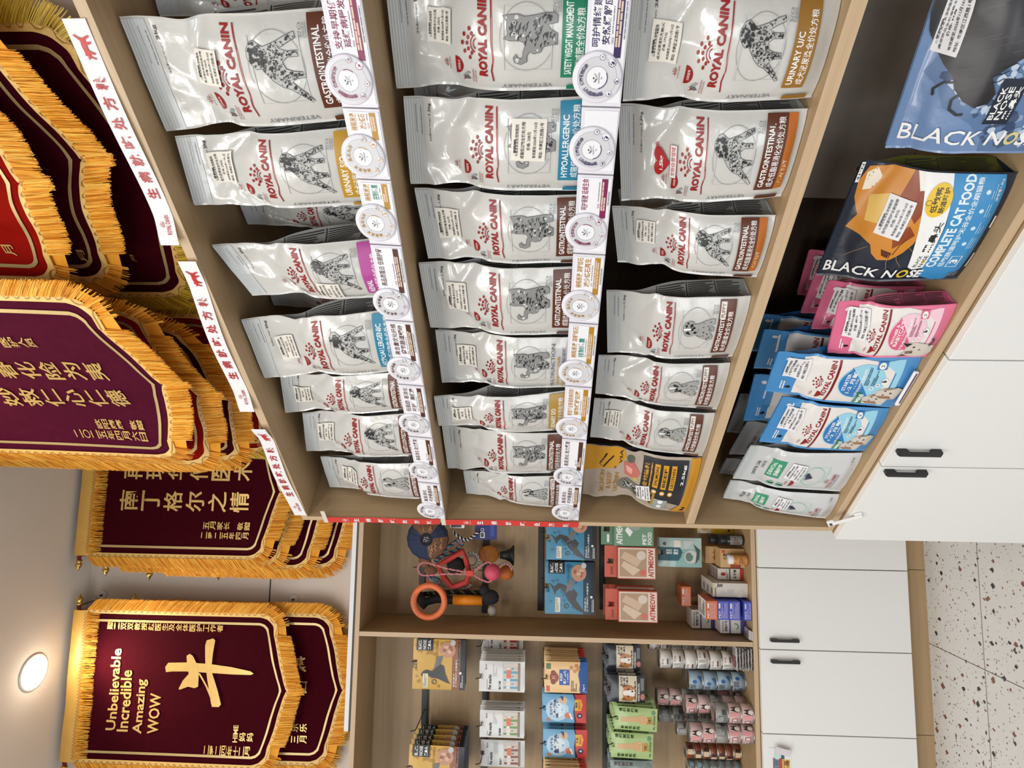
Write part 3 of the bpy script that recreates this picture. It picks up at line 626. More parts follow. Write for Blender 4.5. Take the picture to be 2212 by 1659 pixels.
# more of them standing behind, only edges and tops in view
for q, dd, lab, k in ((((690, 35), (665, -120), (325, -50), (345, 30)), .15, 'dark-looking bag behind the big brown-banded one at the top right', 22), (((790, 500), (770, 400), (520, 440), (535, 480)), .17, 'shaded bag standing behind, in the gap beside the magenta-banded bag', 23), (((840, 690), (820, 590), (552, 600), (575, 655)), .19, 'grey bag behind, its top corner above the blue-banded dog bag', 24), (((1225, 760), (1225, 660), (930, 690), (938, 745)), .19, 'bag pushed back behind the grey-lettered cat food bag', 25), (((1690, 520), (1730, 420), (1335, 410), (1345, 470)), .14, 'shaded bag behind, between the two low fat bags', 26), (((1250, 300), (1250, 170), (890, 160), (905, 255)), .15, 'shaded bag behind the blue-banded cat food bag', 27)):
    vet_bag(RR, q, dd, .07, {22: Z4, 23: Z4, 24: Z4, 25: Z3, 26: Z2, 27: Z3}[k], lab, vet_print('dog', BROWN, 'GASTROINTESTINAL', D_GI, seed=k, wt='2kg'), None, group='bags standing behind the front row')
# ================================================================== PRICE TAGS, STRIPS
SHADE = mat('pale_lilac_card', (.70, .69, .75), .4, var=.01)
CARD = mat('white_tag_card', (.80, .795, .83), .4, var=.01)
PURP, MAG, BRN, GLD = ink(52, 32, 84), ink(128, 34, 80), ink(82, 46, 34), ink(176, 128, 34)
A1_, A2_, A3_, A4_ = '慢病专属营养 焕发活力健康', '稀释尿液 晶石为开', '高能消化 呵护肠胃', '营养管理先行 健康不抱侥幸'
TAGS = (  # z of the card's foot, height, then (y left end, y right end, disc y, title, second line, arc, colour, where)
    (1.6405, .057, ((232, -40, 172, '支持早期健康', '延缓病程发展', A1_, MAG, 'magenta band, nearest end of the upper row'), (387, 234, 337, '稀释尿液', '减少结石', A2_, GLD, 'gold band, second from the near end of the upper row'), (528, 389, 481, '稀释尿液', '控制体重', A2_, GLD, 'gold band, upper row, under the gap beside the magenta bag'),
        (692, 530, 655, '高品质蛋白 低铜护肝', '', A3_, BRN, 'brown band, upper row, under the magenta-banded bag'), (830, 694, 797, '高含量优化纤维', '调节肠道蠕动', A3_, BRN, 'brown band, upper row, under the blue-banded dog bag'), (942, 832, 914, '低脂肪 易消化', '呵护胰腺健康', A3_, BRN, 'brown band, third from the left end of the upper row'),
        (1040, 944, 1015, '高易消化 助力繁育', '', A3_, BRN, 'brown band, second from the left end of the upper row'), (1117, 1042, 1100, '高易消化', '呵护肠道成长', A3_, BRN, 'brown band, left end of the upper row'))),
    (1.2785, .057, ((230, -50, 167, '呵护情绪建康', '安然缓解应激', A4_, PURP, 'purple band, nearest end of the lower row'), (376, 232, 322, '呵护情绪', '', A4_, PURP, 'purple band, second from the near end of the lower row'), (548, 378, 500, '呵护肾脏 延续生命', '', A1_, MAG, 'magenta band, lower row'),
        (698, 550, 660, '稀释尿液 溶解结石', '减少结石再生', A2_, GLD, 'gold band, lower row, under the left tan-banded bag'), (835, 700, 805, '稀释尿液 溶解结石', '控制体重', A2_, GLD, 'gold band, lower row, under the grey-lettered bag'), (949, 837, 925, '管理下泌尿道疾病风险', '辅助缓解应激', A2_, GLD, 'gold band, lower row, under the gold-banded cat bag'),
        (1048, 951, 1030, '高易消化 助力繁育', '', A3_, BRN, 'brown band, second from the left end of the lower row'), (1124, 1050, 1108, '高易消化', '呵护肠道成长', A3_, BRN, 'brown band, left end of the lower row'))))
def price_tag(z, h, yl, yr, yd, t1, t2, arc, c, where, k):
    xx = 800 if z > 1.5 else 1290
    sl_, sr_, sd_ = (RR.at(xx, y, -.01)[0] for y in (yl, yr, yd))
    if yd > 1090: sl_ = max(sl_, .034)
    W = sr_-sl_-.001; r = empty('price_tag', FR @ T(sl_, -.009, z) @ Matrix.Rotation(-.10, 4, 'X')); tag(r, 'shelf tag with round dial, '+where, 'price tag', 'price tags along the shelf edges')
    b = MB(); b.box(0, W, -.003, .002, 0, h, SHADE); b.box(.006, W-.004, -.0042, -.003, .002, h-.006, CARD)
    s = Sheet(); x0 = .085 if W > .12 else .068
    cd_ = sd_-sl_
    x0 = cd_+.040; x1 = W-.006
    if x1-x0 > .02:
        L = min(x1-x0, .0125*len(t1)); s.tx(t1, x0, h-.0195, x0+L, h-.0080, c, .015)
        if t2: s.tx(t2, x0+.003, h-.0335, x0+.003+min(x1-x0-.004, .0125*len(t2)), h-.0220, ink(24, 130, 100) if t2 == '控制体重' else c, .02)
        s.tx('ᔕᔕ', x0+.004, h-.0385, x0+.012, h-.0352, c); s.para(x0+.016, h-.0382, min(x0+.05, x1), h-.0358, 1, GREY, random.Random(k))
        s.rect(x0-.014, h-.0500, W-.005, h-.0400, c)
        s.para(x0, h-.0488, min(x0+.065, x1-.004), h-.0412, 2, ink(214, 190, 170), random.Random(k), .7); s.para(x0+.01, h-.0538, x1-.02, h-.0520, 1, GREY, random.Random(k+9), .8)
    s.emit(b, lambda u, v, o: (u, -.0042-o, v), None, .0002, .00003); b.build('card', r)
    R_ = .0355; cz = h*.5+.009
    b = MB(); n = 48
    b.lathe([(R_, -.004), (R_, -.0065), (R_-.002, -.0075), (.001, -.0075)], SHADE, n, (cd_, 0, cz), 'y')
    s = Sheet(); s.circ(0, 0, R_*.80, SILV, n=40); s.circ(0, 0, R_*.78, mat('disc_grey_card', (.60, .60, .63), .4), n=40); s.ring(0, 0, R_*.46, .0022, mat('disc_ring', (.46, .46, .48), .3)); s.circ(0, 0, R_*.415, CARD, n=36); s.ring(0, 0, R_*.43, .0013, c, 1, 190 if c in (PURP,) else -40, 300 if c in (PURP,) else 20)
    s.poly([(-.0005,.0062),(.0016,.0050),(-.0005,.0030),(-.0022,.0050)][::1], DGREY); s.poly([(-.0065,.0050),(-.0005,.0018),(-.0005,-.0012),(-.0055,.0012)], GREY); s.poly([(.0065,.0050),(.0005,.0018),(.0005,-.0012),(.0055,.0012)], SILV)
    s.para(-.0075, -.0042, .0075, -.0018, 2, GREY, random.Random(k), .5); s.poly([(-.002, -.0055), (.002, -.0055), (0, -.0085)], SILV)
    s.arc(arc, 0, 0, R_*.64, .0058, 205, 40, c, .015)
    rn = random.Random(k)
    for a, q in ((-45, .0062), (-98, .0045), (-12, .0048), (-140, .0044)):
        x, y = R_*.80*math.cos(math.radians(a)), R_*.80*math.sin(math.radians(a))
        s.circ(x, y, q, CARD, n=20); s.ring(x, y, q*.88, q*.16, c, 1, rn.randint(0, 80), rn.randint(260, 400)); s.poly(blob(rn, x, y, q*.55), c if a != -12 else GREY)
        s.line([(x-q*.5, y-q*.4), (x, y+q*.2), (x+q*.5, y+q*.5)], q*.2, CARD)
    s.emit(b, lambda u, v, o: (cd_+u, -.0075-o, cz+v), None, .0002, .00003); b.build('dial', r)
k = 0
for z, h, row in TAGS:
    for t in row: k += 1; price_tag(z, h, *t, k)
SLOGAN = '生病就吃处方粮'
CATR = [(0,.62),(.06,.50),(.10,.62),(.16,.52),(.22,.72),(.30,.66),(.55,.70),(.75,.66),(.84,.80),(.97,1.),(1.,.9),(.9,.72),(.85,.5),(.92,.22),(.96,0),(.88,0),(.80,.28),(.70,.36),(.72,.02),(.64,0),(.58,.36),(.40,.34),(.34,.2),(.30,0),(.22,0),(.26,.30),(.18,.36),(.10,.05),(.04,.05),(.12,.42)]
def header_strip(y0, y1, zl, zr, label, lift0, lift1, full=True):   # y0 left end, y1 right end
    s0_, s1_ = RR.at(560, y0, -.004)[0], RR.at(400, y1, -.004)[0]; L = s1_-s0_; H = .034
    b = MB(); n = 40
    def f(a, v, o=0.):
        y = -.003-lift0*(1-smooth(0, .16, a))-lift1*smooth(.84, 1, a)-o+.002*math.sin(a*9)
        return (L*a, y, zl+(zr-zl)*a+H*v+.004*math.sin(a*5+y0))
    b.grid([[f(i/n, j/3) for i in range(n+1)] for j in range(4)], PAPER)
    s = Sheet(); logo(s, .055, .22, .15, .78, ink(176, 44, 44)); 
    for i, ch in enumerate(SLOGAN): s.tx(ch, .235+i*.083, .22, .290+i*.083, .80, ink(176, 36, 38), .02)
    s.within((lambda q: (q.poly(CATR, ink(190, 44, 40)), q)[1])(Sheet()), .845, .18, .945, .82)
    s.emit(b, f, (1/n, 1/3), .0004)
    return tag(b.build('header_strip', M=FR @ T(s0_, 0, 0)), label, 'paper strip', 'paper strips along the top of the shelving')
header_strip(525, 38, 2.043, 2.036, 'white paper strip with a red cat, nearest one along the top of the shelving', .010, .0)
header_strip(885, 562, 2.044, 2.031, 'white paper strip with a red cat, middle one of three along the top', .008, .006)
header_strip(1112, 918, 2.029, 2.036, 'white paper strip with a red cat, the one at the far corner end', .0, .012)
def red_strip(x0, x1, label, ns):
    ss, zt = RR.at(x0, 1113, -.004); _, zb = RR.at(x1, 1128, -.004); H = zt-zb
    b = MB(); RP = mat('red_paper', hexc(206, 58, 52), .5, var=.04)
    f = lambda u, v, o=0.: (.0125*(1-2*u)*-1, -.002-o-.001*math.sin(v*8), H*v)
    b.grid([[f(i/2, j/20) for i in range(3)] for j in range(21)], RP)
    s = Sheet(); s.within(crown(WHT), .22, .80, .78, .845); s.tx('ROYAL CANIN', .15, .79, .85, .796, WHT)
    for i, ch in enumerate(SLOGAN): s.tx(ch, .17, .700-i*.105, .83, .745-i*.105, WHT, .02)
    s.emit(b, f, (1/2, 1/20), .0003)
    r = b.build('red_strip', M=FR @ T(.021, -.001, zb)); tag(r, label, 'paper strip', 'red strips down the corner edge')
    b = MB(); TP = mat('clear_tape', (.70, .62, .54), .25, var=.05)
    b.grid([[(-.014+.055*i/4, -.0032, H-.009+.012*j) for i in range(5)] for j in range(2)], TP); b.build('tape', r)
    return r
red_strip(697, 950, 'red paper strip down the corner edge, the upper one', 0)
red_strip(953, 1250, 'red paper strip down the corner edge, the lower one', 0)
# ================================================================== BOTTOM COMPARTMENT
def film(name, c, rough=.3): return mat(name, c, rough, var=.04, vs=20, bump=.3, bs=60, coat=.2)
def plain_bag(run, bl, br, tr, tl, z0, t, label, sheet, body, gusm, lean=.03, sealm=None, dback=None, group=None, neck=.80, pinch=.03, crumple=.8, sealv=.92, stick=None, price=None, flop=0., top=None, side=True):
    """bottom corners seen on the shelf; leaning back"""
    NB[0] += 1
    if dback is None: a, b = run.onz(*bl, z0), run.onz(*br, z0); d = min(max((a[1]+b[1])/2, .006), .05); b0, b1 = a[0], b[0]
    else: d = dback; b0, b1 = run.at(*bl, d)[0], run.at(*br, d)[0]
    b0, b1, t1, t0, lean = fit(run, bl, br, tr, tl, d, t, z0, lean, flop, b0, b1, 0 if dback is None or d < .05 else round((d-.04)/.07)); sc = (b0+b1)/2
    r = empty('food_bag', run.M @ T(sc, d, z0)); tag(r, label, 'pet food', group)
    P = Pouch((b0-sc, 0), (b1-sc, 0), (t1[0]-sc, t1[1]-z0), (t0[0]-sc, t0[1]-z0), t, NB[0], lean, neck, pinch, crumple, flop, sealv)
    P.mesh(r, body, gusm, sheet, None, True, 'pouch', sealm, gus_sheet(NB[0]) if side else None)
    if stick: sticker(r, P, stick[0], stick[1], stick[0]+stick[2], stick[1]+stick[3], price[0], price[1], PAPER, stick[4])
    return r
NAVY, SKY, PINKF = film('navy_film', hexc(36, 42, 56)), film('sky_blue_film', hexc(74, 142, 200)), film('rose_pink_film', hexc(222, 112, 146))
# the blue bag with the yak
s = Sheet(); rnd = random.Random(5)
s.poly([(0,.40),(.10,.44),(.22,.58),(.30,.76),(.42,.82),(.50,.92),(.62,.86),(.75,.90),(1.,.88),(1.,0),(0,0)], ink(92, 120, 160))
for k in range(420):
    x, y = rnd.uniform(.05, .97), rnd.uniform(.05, .84)
    if y > .34+.9*x: continue
    s.poly(blob(rnd, x, y, rnd.uniform(.012, .040), 6), [ink(186, 200, 218), ink(50, 70, 104), ink(132, 156, 190), ink(66, 84, 112)][k % 4])
YAK = [(a, b+.27) for a, b in [(.36,.40),(.33,.33),(.36,.26),(.42,.24),(.47,.27),(.52,.30),(.60,.22),(.68,.12),(.80,.06),(1.,.04),(1.,.72),(.88,.74),(.74,.70),(.64,.62),(.56,.56),(.50,.50),(.43,.47)]]
s.poly(YAK, ink(34, 32, 36))
for k in range(90):
    p = (rnd.uniform(.4, 1), rnd.uniform(.33, .98))
    if inside(p, YAK): s.line([p, (p[0]+.01, p[1]-.04), (p[0]+.03, p[1]-.07)], .006, [ink(58, 54, 56), ink(20, 19, 22)][k % 2])
s.line([(.42,.69),(.36,.73),(.30,.72),(.27,.67),(.28,.64)], .016, ink(22, 22, 26)); s.line([(.47,.74),(.46,.80),(.41,.84),(.37,.83)], .014, ink(30, 29, 32))
s.tx('BLACK N', .06, .30, .17, .94, WHT, .01, -90); s.ring(.115, .245, .05, .022, ink(214, 200, 140), .8); s.tx('SE', .06, .06, .17, .20, WHT, .03, -90)
s.rect(.22, .34, .52, .50, ink(30, 38, 54)); s.tx('BLACK', .25, .45, .47, .485, WHT, .02); s.tx('NOSE', .25, .405, .47, .44, WHT, .02); s.tx('黑鼻头', .25, .355, .47, .395, WHT, .02)
s.rect(.0, 0, .3, .05, ink(206, 190, 128)); s.tx('PLATEAU ZONE', .03, .012, .28, .035, ink(110, 96, 50)); s.rect(.93, .93, 1., .99, ink(214, 206, 170)); s.tx('41°N', .935, .945, .995, .975, INK)
plain_bag(RR, (2330, 330), (2452, -20), (2030, -42), (1912, 314), Z1, .08, 'blue bag with a black yak before snowy mountains, cut by the picture edge', s, film('haze_blue_film', hexc(112, 140, 182)), film('blue_gusset_film', hexc(60, 90, 130)), lean=.05, dback=.03, stick=(.62, .78, .34, .14, .02), price=('高原臻品全价宠物食品', '99'), neck=.86, pinch=.01)
# the navy bag with the orange cat
s = Sheet(); OC, OD, OL = ink(206, 134, 44), ink(140, 62, 22), ink(226, 186, 96)
HEAD = [(.46,.93),(.58,.89),(.72,.955),(.85,.97),(.97,.93),(1.,.78),(1.,.46),(.80,.44),(.62,.45),(.50,.49),(.42,.50),(.33,.54),(.25,.60),(.23,.67),(.28,.72),(.36,.75),(.42,.83)]
s.poly(HEAD, OC); s.poly([(.78,.92),(.92,.93),(.97,.87),(.9,.82),(.8,.86)], ink(236, 226, 206)); s.poly([(.55,.84),(.75,.86),(.80,.76),(.66,.68),(.55,.72)], OL); s.poly([(.60,.56),(.80,.70),(1.,.66),(1.,.54),(.82,.50)], OD); s.poly([(.36,.62),(.50,.66),(.58,.58),(.50,.52),(.42,.58)], OD); s.poly([(.86,.60),(1.,.64),(1.,.48),(.9,.47)], ink(236, 232, 226))
s.poly([(.28,.66),(.34,.68),(.32,.61),(.26,.61)], ink(90, 36, 20)); s.line([(.30,.60),(.40,.585),(.46,.56)], .006, ink(90, 40, 20))
for a, b in (((.30,.62),(.14,.58)),((.31,.58),(.18,.50)),((.40,.53),(.30,.42)),((.34,.76),(.20,.86)),((.46,.52),(.42,.40))): s.line([a, ((a[0]+b[0])/2, (a[1]+b[1])/2+.01), b], .0025, ink(196, 150, 96))
s.poly([(.14,.40),(.17,.44),(1.,.60),(1.,.40),(.60,.35),(.16,.33)], WHT); s.tx('BLACK', .17, .385, .30, .410, INK, .02); s.tx('N  SE', .17, .345, .30, .372, INK, .02); s.circ(.232, .358, .016, GOLD, .013); s.tx('黑鼻头', .33, .36, .62, .415, INK, .02)
BL_ = ink(58, 140, 196); s.poly([(0,.20),(.06,.33),(.60,.345),(1.,.41),(1.,.07),(.9,.05),(.12,.05),(0,.12)], BL_)
s.tx('COMPLETE CAT FOOD', .17, .255, 1., .325, ink(226, 236, 240), .035); s.tx('低敏肠道呵护无谷全价全期猫粮', .17, .20, .98, .240, ink(220, 232, 238), .015)
s.line([(.17,.11),(.17,.18),(.29,.18),(.29,.11),(.17,.11)], .006, WHT); s.tx('3', .205, .12, .255, .17, WHT, .03)
for i in range(4): s.circ(.42+i*.15, .155, .018, ink(206, 226, 236), .015); s.para(.37+i*.15, .085, .48+i*.15, .125, 3, ink(150, 196, 222), random.Random(i))
s.tx('净含量1.8kg', .80, .075, .97, .10, WHT); s.circ(.80, .46, .135, ink(232, 192, 40), .085); s.tx('低敏鸭', .70, .455, .90, .50, INK, .02); s.tx('肠道呵护', .70, .405, .90, .445, INK, .02); s.ring(.78, .522, .022, .004, INK)
s.tx('BLACK N', .045, .50, .145, .97, WHT, .015, -90); s.ring(.095, .445, .05, .02, ink(222, 196, 50), .75); s.tx('SE', .045, .31, .145, .40, WHT, .04, -90); s.tx('SE', .05, .05, .10, .12, GREY, .02, -90)
s.rect(.84, .972, 1., .998, WHT); s.tx("41°N", .855, .977, .985, .993, INK, .02); s.rect(.55, .018, .66, .032, WHT); s.rect(.15, .018, .3, .03, LG)
plain_bag(RR, (2082, 614), (2193, 372), (1862, 347), (1763, 590), Z1, .085, 'navy blue cat food bag with a big orange cat face', s, NAVY, film('olive_gusset_film', hexc(96, 98, 40)), lean=.05, stick=(.46, .60, .33, .16, .03), price=('低敏肠道呵护全期猫粮', '89'), neck=.86, pinch=.01, crumple=.6)
# small pouches of the same maker, pink and blue
def small_print(c, dk, pale, t1, t2, t3, kind, seed):
    s = Sheet(); wh = ink(226, 222, 218)
    s.poly([(.03,.80),(.97,.80),(.99,.40),(.93,.24),(.80,.15),(.03,.15)], wh); s.poly([(.0,.14),(.75,.14),(.93,.25),(.97,.14),(.97,.10),(0,.10)], pale)
    s.rect(.50, .86, .92, .875, ink(230, 230, 230)); s.circ(.86, .90, .035, ink(232, 226, 228), .024); s.para(.1, .86, .3, .9, 2, ink(235, 235, 235), random.Random(seed)); s.poly(blob(random.Random(seed), .16, .84, .03), INK)
    s.circ(.18, .64, .09, RED, .038, a0=180, a1=360); s.within(crown(RED), .12, .665, .24, .69); logo(s, .16, .575, .95, .67, bold=.03, cr=False)
    s.within(crown(RED), .34, .622, .62, .70); s.rect(.02, .545, .97, .562, DRED)
    s.circ(.55, .36, .36, pale, .165, n=40); s.circ(.55, .36, .345, c, .158, a0=35, a1=215, n=40); s.poly([(.20,.30),(.86,.46),(.5,.5),(.28,.42)], c)
    s.tx(t1, .36, .455, .74, .483, WHT, .02); s.tx(t2, .30, .412, .80, .447, WHT, .02); s.tx('1-2 月龄', .42, .385, .64, .404, WHT); s.tx(t3, .22, .345, .84, .372, WHT, .02)
    s.para(.50, .30, .86, .335, 3, dk, random.Random(seed), .55); s.para(.50, .255, .80, .285, 3, dk, random.Random(seed+1), .55)
    for x, y in ((.44, .27), (.52, .235)): s.circ(x, y, .035, WHT, .016); s.poly(blob(random.Random(seed), x, y, .014), GREY)
    s.circ(.60, .20, .06, WHT, .026); s.poly(blob(random.Random(2), .60, .20, .025), DGREY); s.ring(.60, .20, .055, .006, DGREY, .45, 20, 150); s.rect(.82, .22, .95, .29, c); s.circ(.88, .255, .055, WHT, .025); s.tx('2', .86, .243, .90, .268, DGREY, .02)
    fur = ink(206, 198, 186)
    if kind == 'kitten':
        s.poly([(.04,.06),(.02,.16),(.06,.24),(.02,.33),(.16,.29),(.28,.31),(.38,.36),(.38,.22),(.34,.12),(.28,.04),(.12,.02)], fur); s.poly([(.10,.27),(.18,.29),(.20,.22),(.12,.20)], ink(120, 100, 84)); s.poly([(.28,.30),(.38,.36),(.36,.26)], INK); s.poly([(.02,.33),(.10,.29),(.06,.24)], INK)
        for x, y in ((.14,.22),(.28,.23)): s.circ(x, y, .022, ink(60, 70, 80), .012)
        s.poly([(.19,.17),(.24,.17),(.215,.15)], ink(90, 60, 60)); s.line([(.30,.10),(.4,.08),(.46,.10)], .02, ink(60, 50, 44))
    else:
        for x, y in ((.20,.20),(.36,.13)):
            s.poly([(x-.15,y-.08),(x-.13,y+.02),(x-.08,y+.08),(x+.04,y+.09),(x+.11,y+.04),(x+.12,y-.05),(x+.06,y-.10)], fur); s.poly([(x-.13,y-.05),(x-.13,y+.04),(x-.07,y+.08),(x-.06,y-.02)], ink(150, 112, 78)); s.poly([(x+.06,y+.06),(x+.11,y+.03),(x+.11,y-.06)], ink(140, 104, 72)); s.poly([(x-.02,y-.01),(x+.03,y-.01),(x+.005,y-.03)], INK)
            for q in (-.04, .05): s.circ(x+q, y+.03, .013, INK, .008)
        s.rect(.06, .315, .20, .345, GREEN); s.poly([(.04,.30),(.34,.36),(.34,.325),(.04,.265)], ink(26, 120, 74)); s.tx('MINI', .08, .295, .30, .33, WHT, .03)
    return s
PS, BS = (ink(218, 92, 130), ink(150, 70, 100), ink(236, 196, 210)), (ink(44, 120, 186), ink(40, 60, 100), ink(150, 206, 226))
pk = small_print(*PS, 'MOTHER &', 'BABYCAT', '离乳期幼猫全价猫粮', 'kitten', 1); bk = small_print(*BS, 'STARTER', '1-2 月龄', '小型犬幼犬离乳期全价粮', 'pups', 2)
GP, GB = film('pink_gusset_film', hexc(190, 90, 120)), film('deep_blue_film', hexc(28, 92, 150))
plain_bag(RR, (2005, 770), (2072, 664), (1812, 652), (1787, 757), Z1, .055, 'pink kitten food pouch at the front of its row', pk, PINKF, GP, stick=(.36, .70, .56, .20, 0), price=('离乳期幼猫粮', '48'), lean=.035)
G4 = 'pouches in rows on the bottom shelf'
for i, (dd, q, lab) in enumerate(((.11, ((1985, 722), (2045, 622), (1790, 606), (1752, 706)), 'pink kitten food pouch, second in its row from the front'), (.185, ((1960, 690), (2015, 595), (1768, 572), (1730, 672)), 'pink kitten food pouch, third in its row from the front'), (.26, ((1940, 655), (1990, 560), (1748, 540), (1722, 632)), 'pink kitten food pouch, rearmost of its row'))):
    plain_bag(RR, *q, Z1, .05, lab, pk, PINKF, GP, dback=dd, group=G4, lean=.03, stick=(.36, .70, .56, .20, 0), price=('离乳期幼猫粮', '48'))
plain_bag(RR, (1930, 880), (1997, 769), (1693, 727), (1652, 840), Z1, .055, 'light blue puppy food pouch in front, the one beside the pink pouch', bk, SKY, GB, lean=.035, stick=(.42, .74, .50, .17, 0), price=('小型犬离乳期奶糕', '56'))
plain_bag(RR, (1870, 975), (1926, 880), (1690, 856), (1640, 950), Z1, .055, 'light blue puppy food pouch in front, the one beside the grey dental pouches', bk, SKY, GB, lean=.035, stick=(.36, .74, .50, .17, 0), price=('小型犬离乳期奶糕', '56'))
for dd, q, lab in ((.115, ((1895, 810), (1955, 705), (1660, 684), (1628, 792)), 'blue puppy food pouch right behind the one beside the pink pouch'), (.115, ((1845, 912), (1890, 820), (1630, 808), (1606, 905)), 'blue puppy food pouch right behind the one beside the dental pouches'), (.19, ((1870, 770), (1920, 680), (1640, 664), (1622, 755)), 'blue puppy food pouch deepest in the shade behind the blue ones')):
    plain_bag(RR, *q, Z1, .05, lab, bk, SKY, GB, dback=dd, group=G4)
# grey-white dental pouches
s = Sheet(); GN = ink(64, 150, 112)
s.tx('DENTAL CARE', .20, .83, .62, .86, DGREY, .01); s.tx('洁齿配方粮', .44, .79, .66, .815, DGREY); s.rect(.28, .64, .80, .76, GN); s.tx('DENTAL', .34, .715, .74, .745, WHT, .02); s.tx('洁齿护理', .34, .66, .70, .70, WHT, .02)
for y in (.74, .66): s.circ(.10, y-.06, .07, ink(150, 206, 180), .032); s.ring(.10, y-.06, .07, .012, GN, .46); s.poly(blob(random.Random(3), .10, y-.06, .035), INK)
s.circ(.22, .53, .10, RED, .035, a0=180, a1=360); s.within(crown(RED), .15, .55, .29, .575); s.ring(.45, .36, .27, .012, ink(150, 208, 186), .36); s.line([(.30,.24),(.30,.46),(.72,.46),(.72,.24),(.30,.24)], .006, ink(160, 210, 190))
for a in range(5): s.poly([(.43,.36),(.36+.05*a,.44+.01*(a % 2)),(.41+.04*a,.41)], ink(40, 46, 76))
logo(s, .14, .155, .56, .235, RED); s.para(.14, .13, .56, .145, 1, GREY, random.Random(4)); s.tx('1.5kg', .80, .06, .93, .085, DGREY)
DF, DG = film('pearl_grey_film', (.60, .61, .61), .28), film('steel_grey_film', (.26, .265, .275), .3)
plain_bag(RR, (1817, 1061), (1868, 980), (1622, 962), (1583, 1030), Z1, .06, 'pearl grey dental food pouch with green panel, the one beside the blue pouch', s, DF, DG, stick=(.36, .46, .42, .14, .05), price=('洁齿配方犬粮', '118'), lean=.035, sealm=SEAL)
plain_bag(RR, (1785, 1130), (1818, 1062), (1588, 1012), (1557, 1086), Z1, .06, 'pearl grey dental food pouch with green panel at the left end', s, DF, DG, stick=(.40, .44, .42, .13, .05), price=('洁齿配方犬粮', '118'), lean=.04, sealm=SEAL)
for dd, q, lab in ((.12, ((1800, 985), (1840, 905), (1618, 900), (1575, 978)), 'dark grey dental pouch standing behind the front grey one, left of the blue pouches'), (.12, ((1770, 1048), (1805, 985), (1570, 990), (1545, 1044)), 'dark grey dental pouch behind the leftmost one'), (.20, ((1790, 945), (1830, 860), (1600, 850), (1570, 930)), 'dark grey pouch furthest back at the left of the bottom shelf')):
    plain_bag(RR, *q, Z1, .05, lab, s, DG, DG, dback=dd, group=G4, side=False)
# white and purple packet lying under the blue pouch
a = RR.onz(1990, 800, Z1)
EDGES_.clear()
b = MB(); b.box(-.05, .05, 0, .006, 0, .010, PAPER, bev=.002)
s = Sheet(); s.rect(-.042, .003, .046, .006, ink(84, 40, 90)); s.emit(b, lambda u, v, o: (u, -o, v), None)
tag(b.build('snack_stick', M=FR @ T(a[0]-.055, .002, Z1+.0005)), 'slim white and purple packet lying under the blue puppy pouch', 'pet snack')
# black and yellow salmon bag, left end of the third row
s = Sheet(); YEL = ink(206, 148, 40); NV = ink(38, 40, 46)
s.poly([(.50,1.),(1.,1.),(1.,.64),(.86,.62),(.60,.72),(.55,.86)], YEL); s.line([(.88,.80),(.66,.86),(.60,.82),(.74,.78),(.86,.74)], .03, INK, .5); s.tx('VIA', .72, .655, .98, .685, INK, .02); s.tx('味', .60, .70, .66, .725, INK)
s.tx('SALMON', .10, .80, .52, .845, ink(172, 128, 60), .02); s.tx('& BEEF', .16, .735, .50, .78, ink(172, 128, 60), .02); s.tx('LECITHIN', .10, .67, .52, .71, ink(172, 128, 60), .02)
s.poly([(.52,.62),(.78,.64),(.84,.56),(.66,.49),(.50,.52)], ink(196, 110, 100)); s.poly([(.60,.60),(.72,.62),(.70,.56),(.58,.56)], ink(226, 170, 150)); s.circ(.86, .58, .08, ink(92, 96, 84), .035); s.poly([(.48,.53),(.54,.55),(.56,.51),(.50,.50)], ink(190, 176, 90))
s.poly([(.14,.62),(.22,.68),(.34,.66),(.46,.60),(.42,.50),(.28,.44),(.12,.44)], ink(120, 116, 108)); 
for k in range(16): q = random.Random(k); s.line([(q.uniform(.16,.4), q.uniform(.48,.62)), (q.uniform(.16,.4), q.uniform(.48,.62))], .012, [INK, LG][k % 2])
s.poly([(.34,.48),(.97,.48),(.97,.10),(.20,.10),(.28,.30)], NV); s.tx('全幼猫粮', .46, .425, .90, .465, ink(208, 150, 50), .02); s.para(.46, .39, .90, .41, 1, ink(208, 150, 50), random.Random(6))
for i, t in enumerate(('SALMON', 'BEEF', 'LECITHIN')): y = .335-i*.07; s.rect(.52, y, .90, y+.045, YEL); s.tx(t, .56, y+.01, .86, y+.035, INK, .02); s.circ(.44, y+.022, .045, YEL, .022); s.poly(blob(random.Random(i), .44, y+.022, .02), WHT)
s.tx('2.5kg', .62, .115, .92, .145, WHT, .02); s.poly([(0,.16),(.22,.10),(1.,.08),(1.,0),(0,0)], YEL); s.poly([(.04,.04),(.08,.09),(.12,.05),(.16,.08),(.14,.03)], INK); s.rect(.06, .22, .30, .34, ink(150, 160, 160)); s.rect(.12, .34, .40, .38, ink(170, 130, 60)); s.para(.14, .345, .38, .375, 1, INK, random.Random(8)); s.circ(.13, .28, .045, WHT, .022); s.circ(.25, .28, .045, WHT, .022)
plain_bag(RR, (1480, 1104), (1518, 1000), (1265, 958), (1258, 1062), Z2, .085, 'yellow, grey and black salmon and beef bag at the left end of the third row', s, film('warm_grey_film', hexc(176, 162, 148)), NAVY, lean=.02, stick=(.16, .38, .30, .11, -.1), price=('三文鱼牛肉全价幼猫粮', '158'), neck=.58, pinch=.14, crumple=.9, side=False)
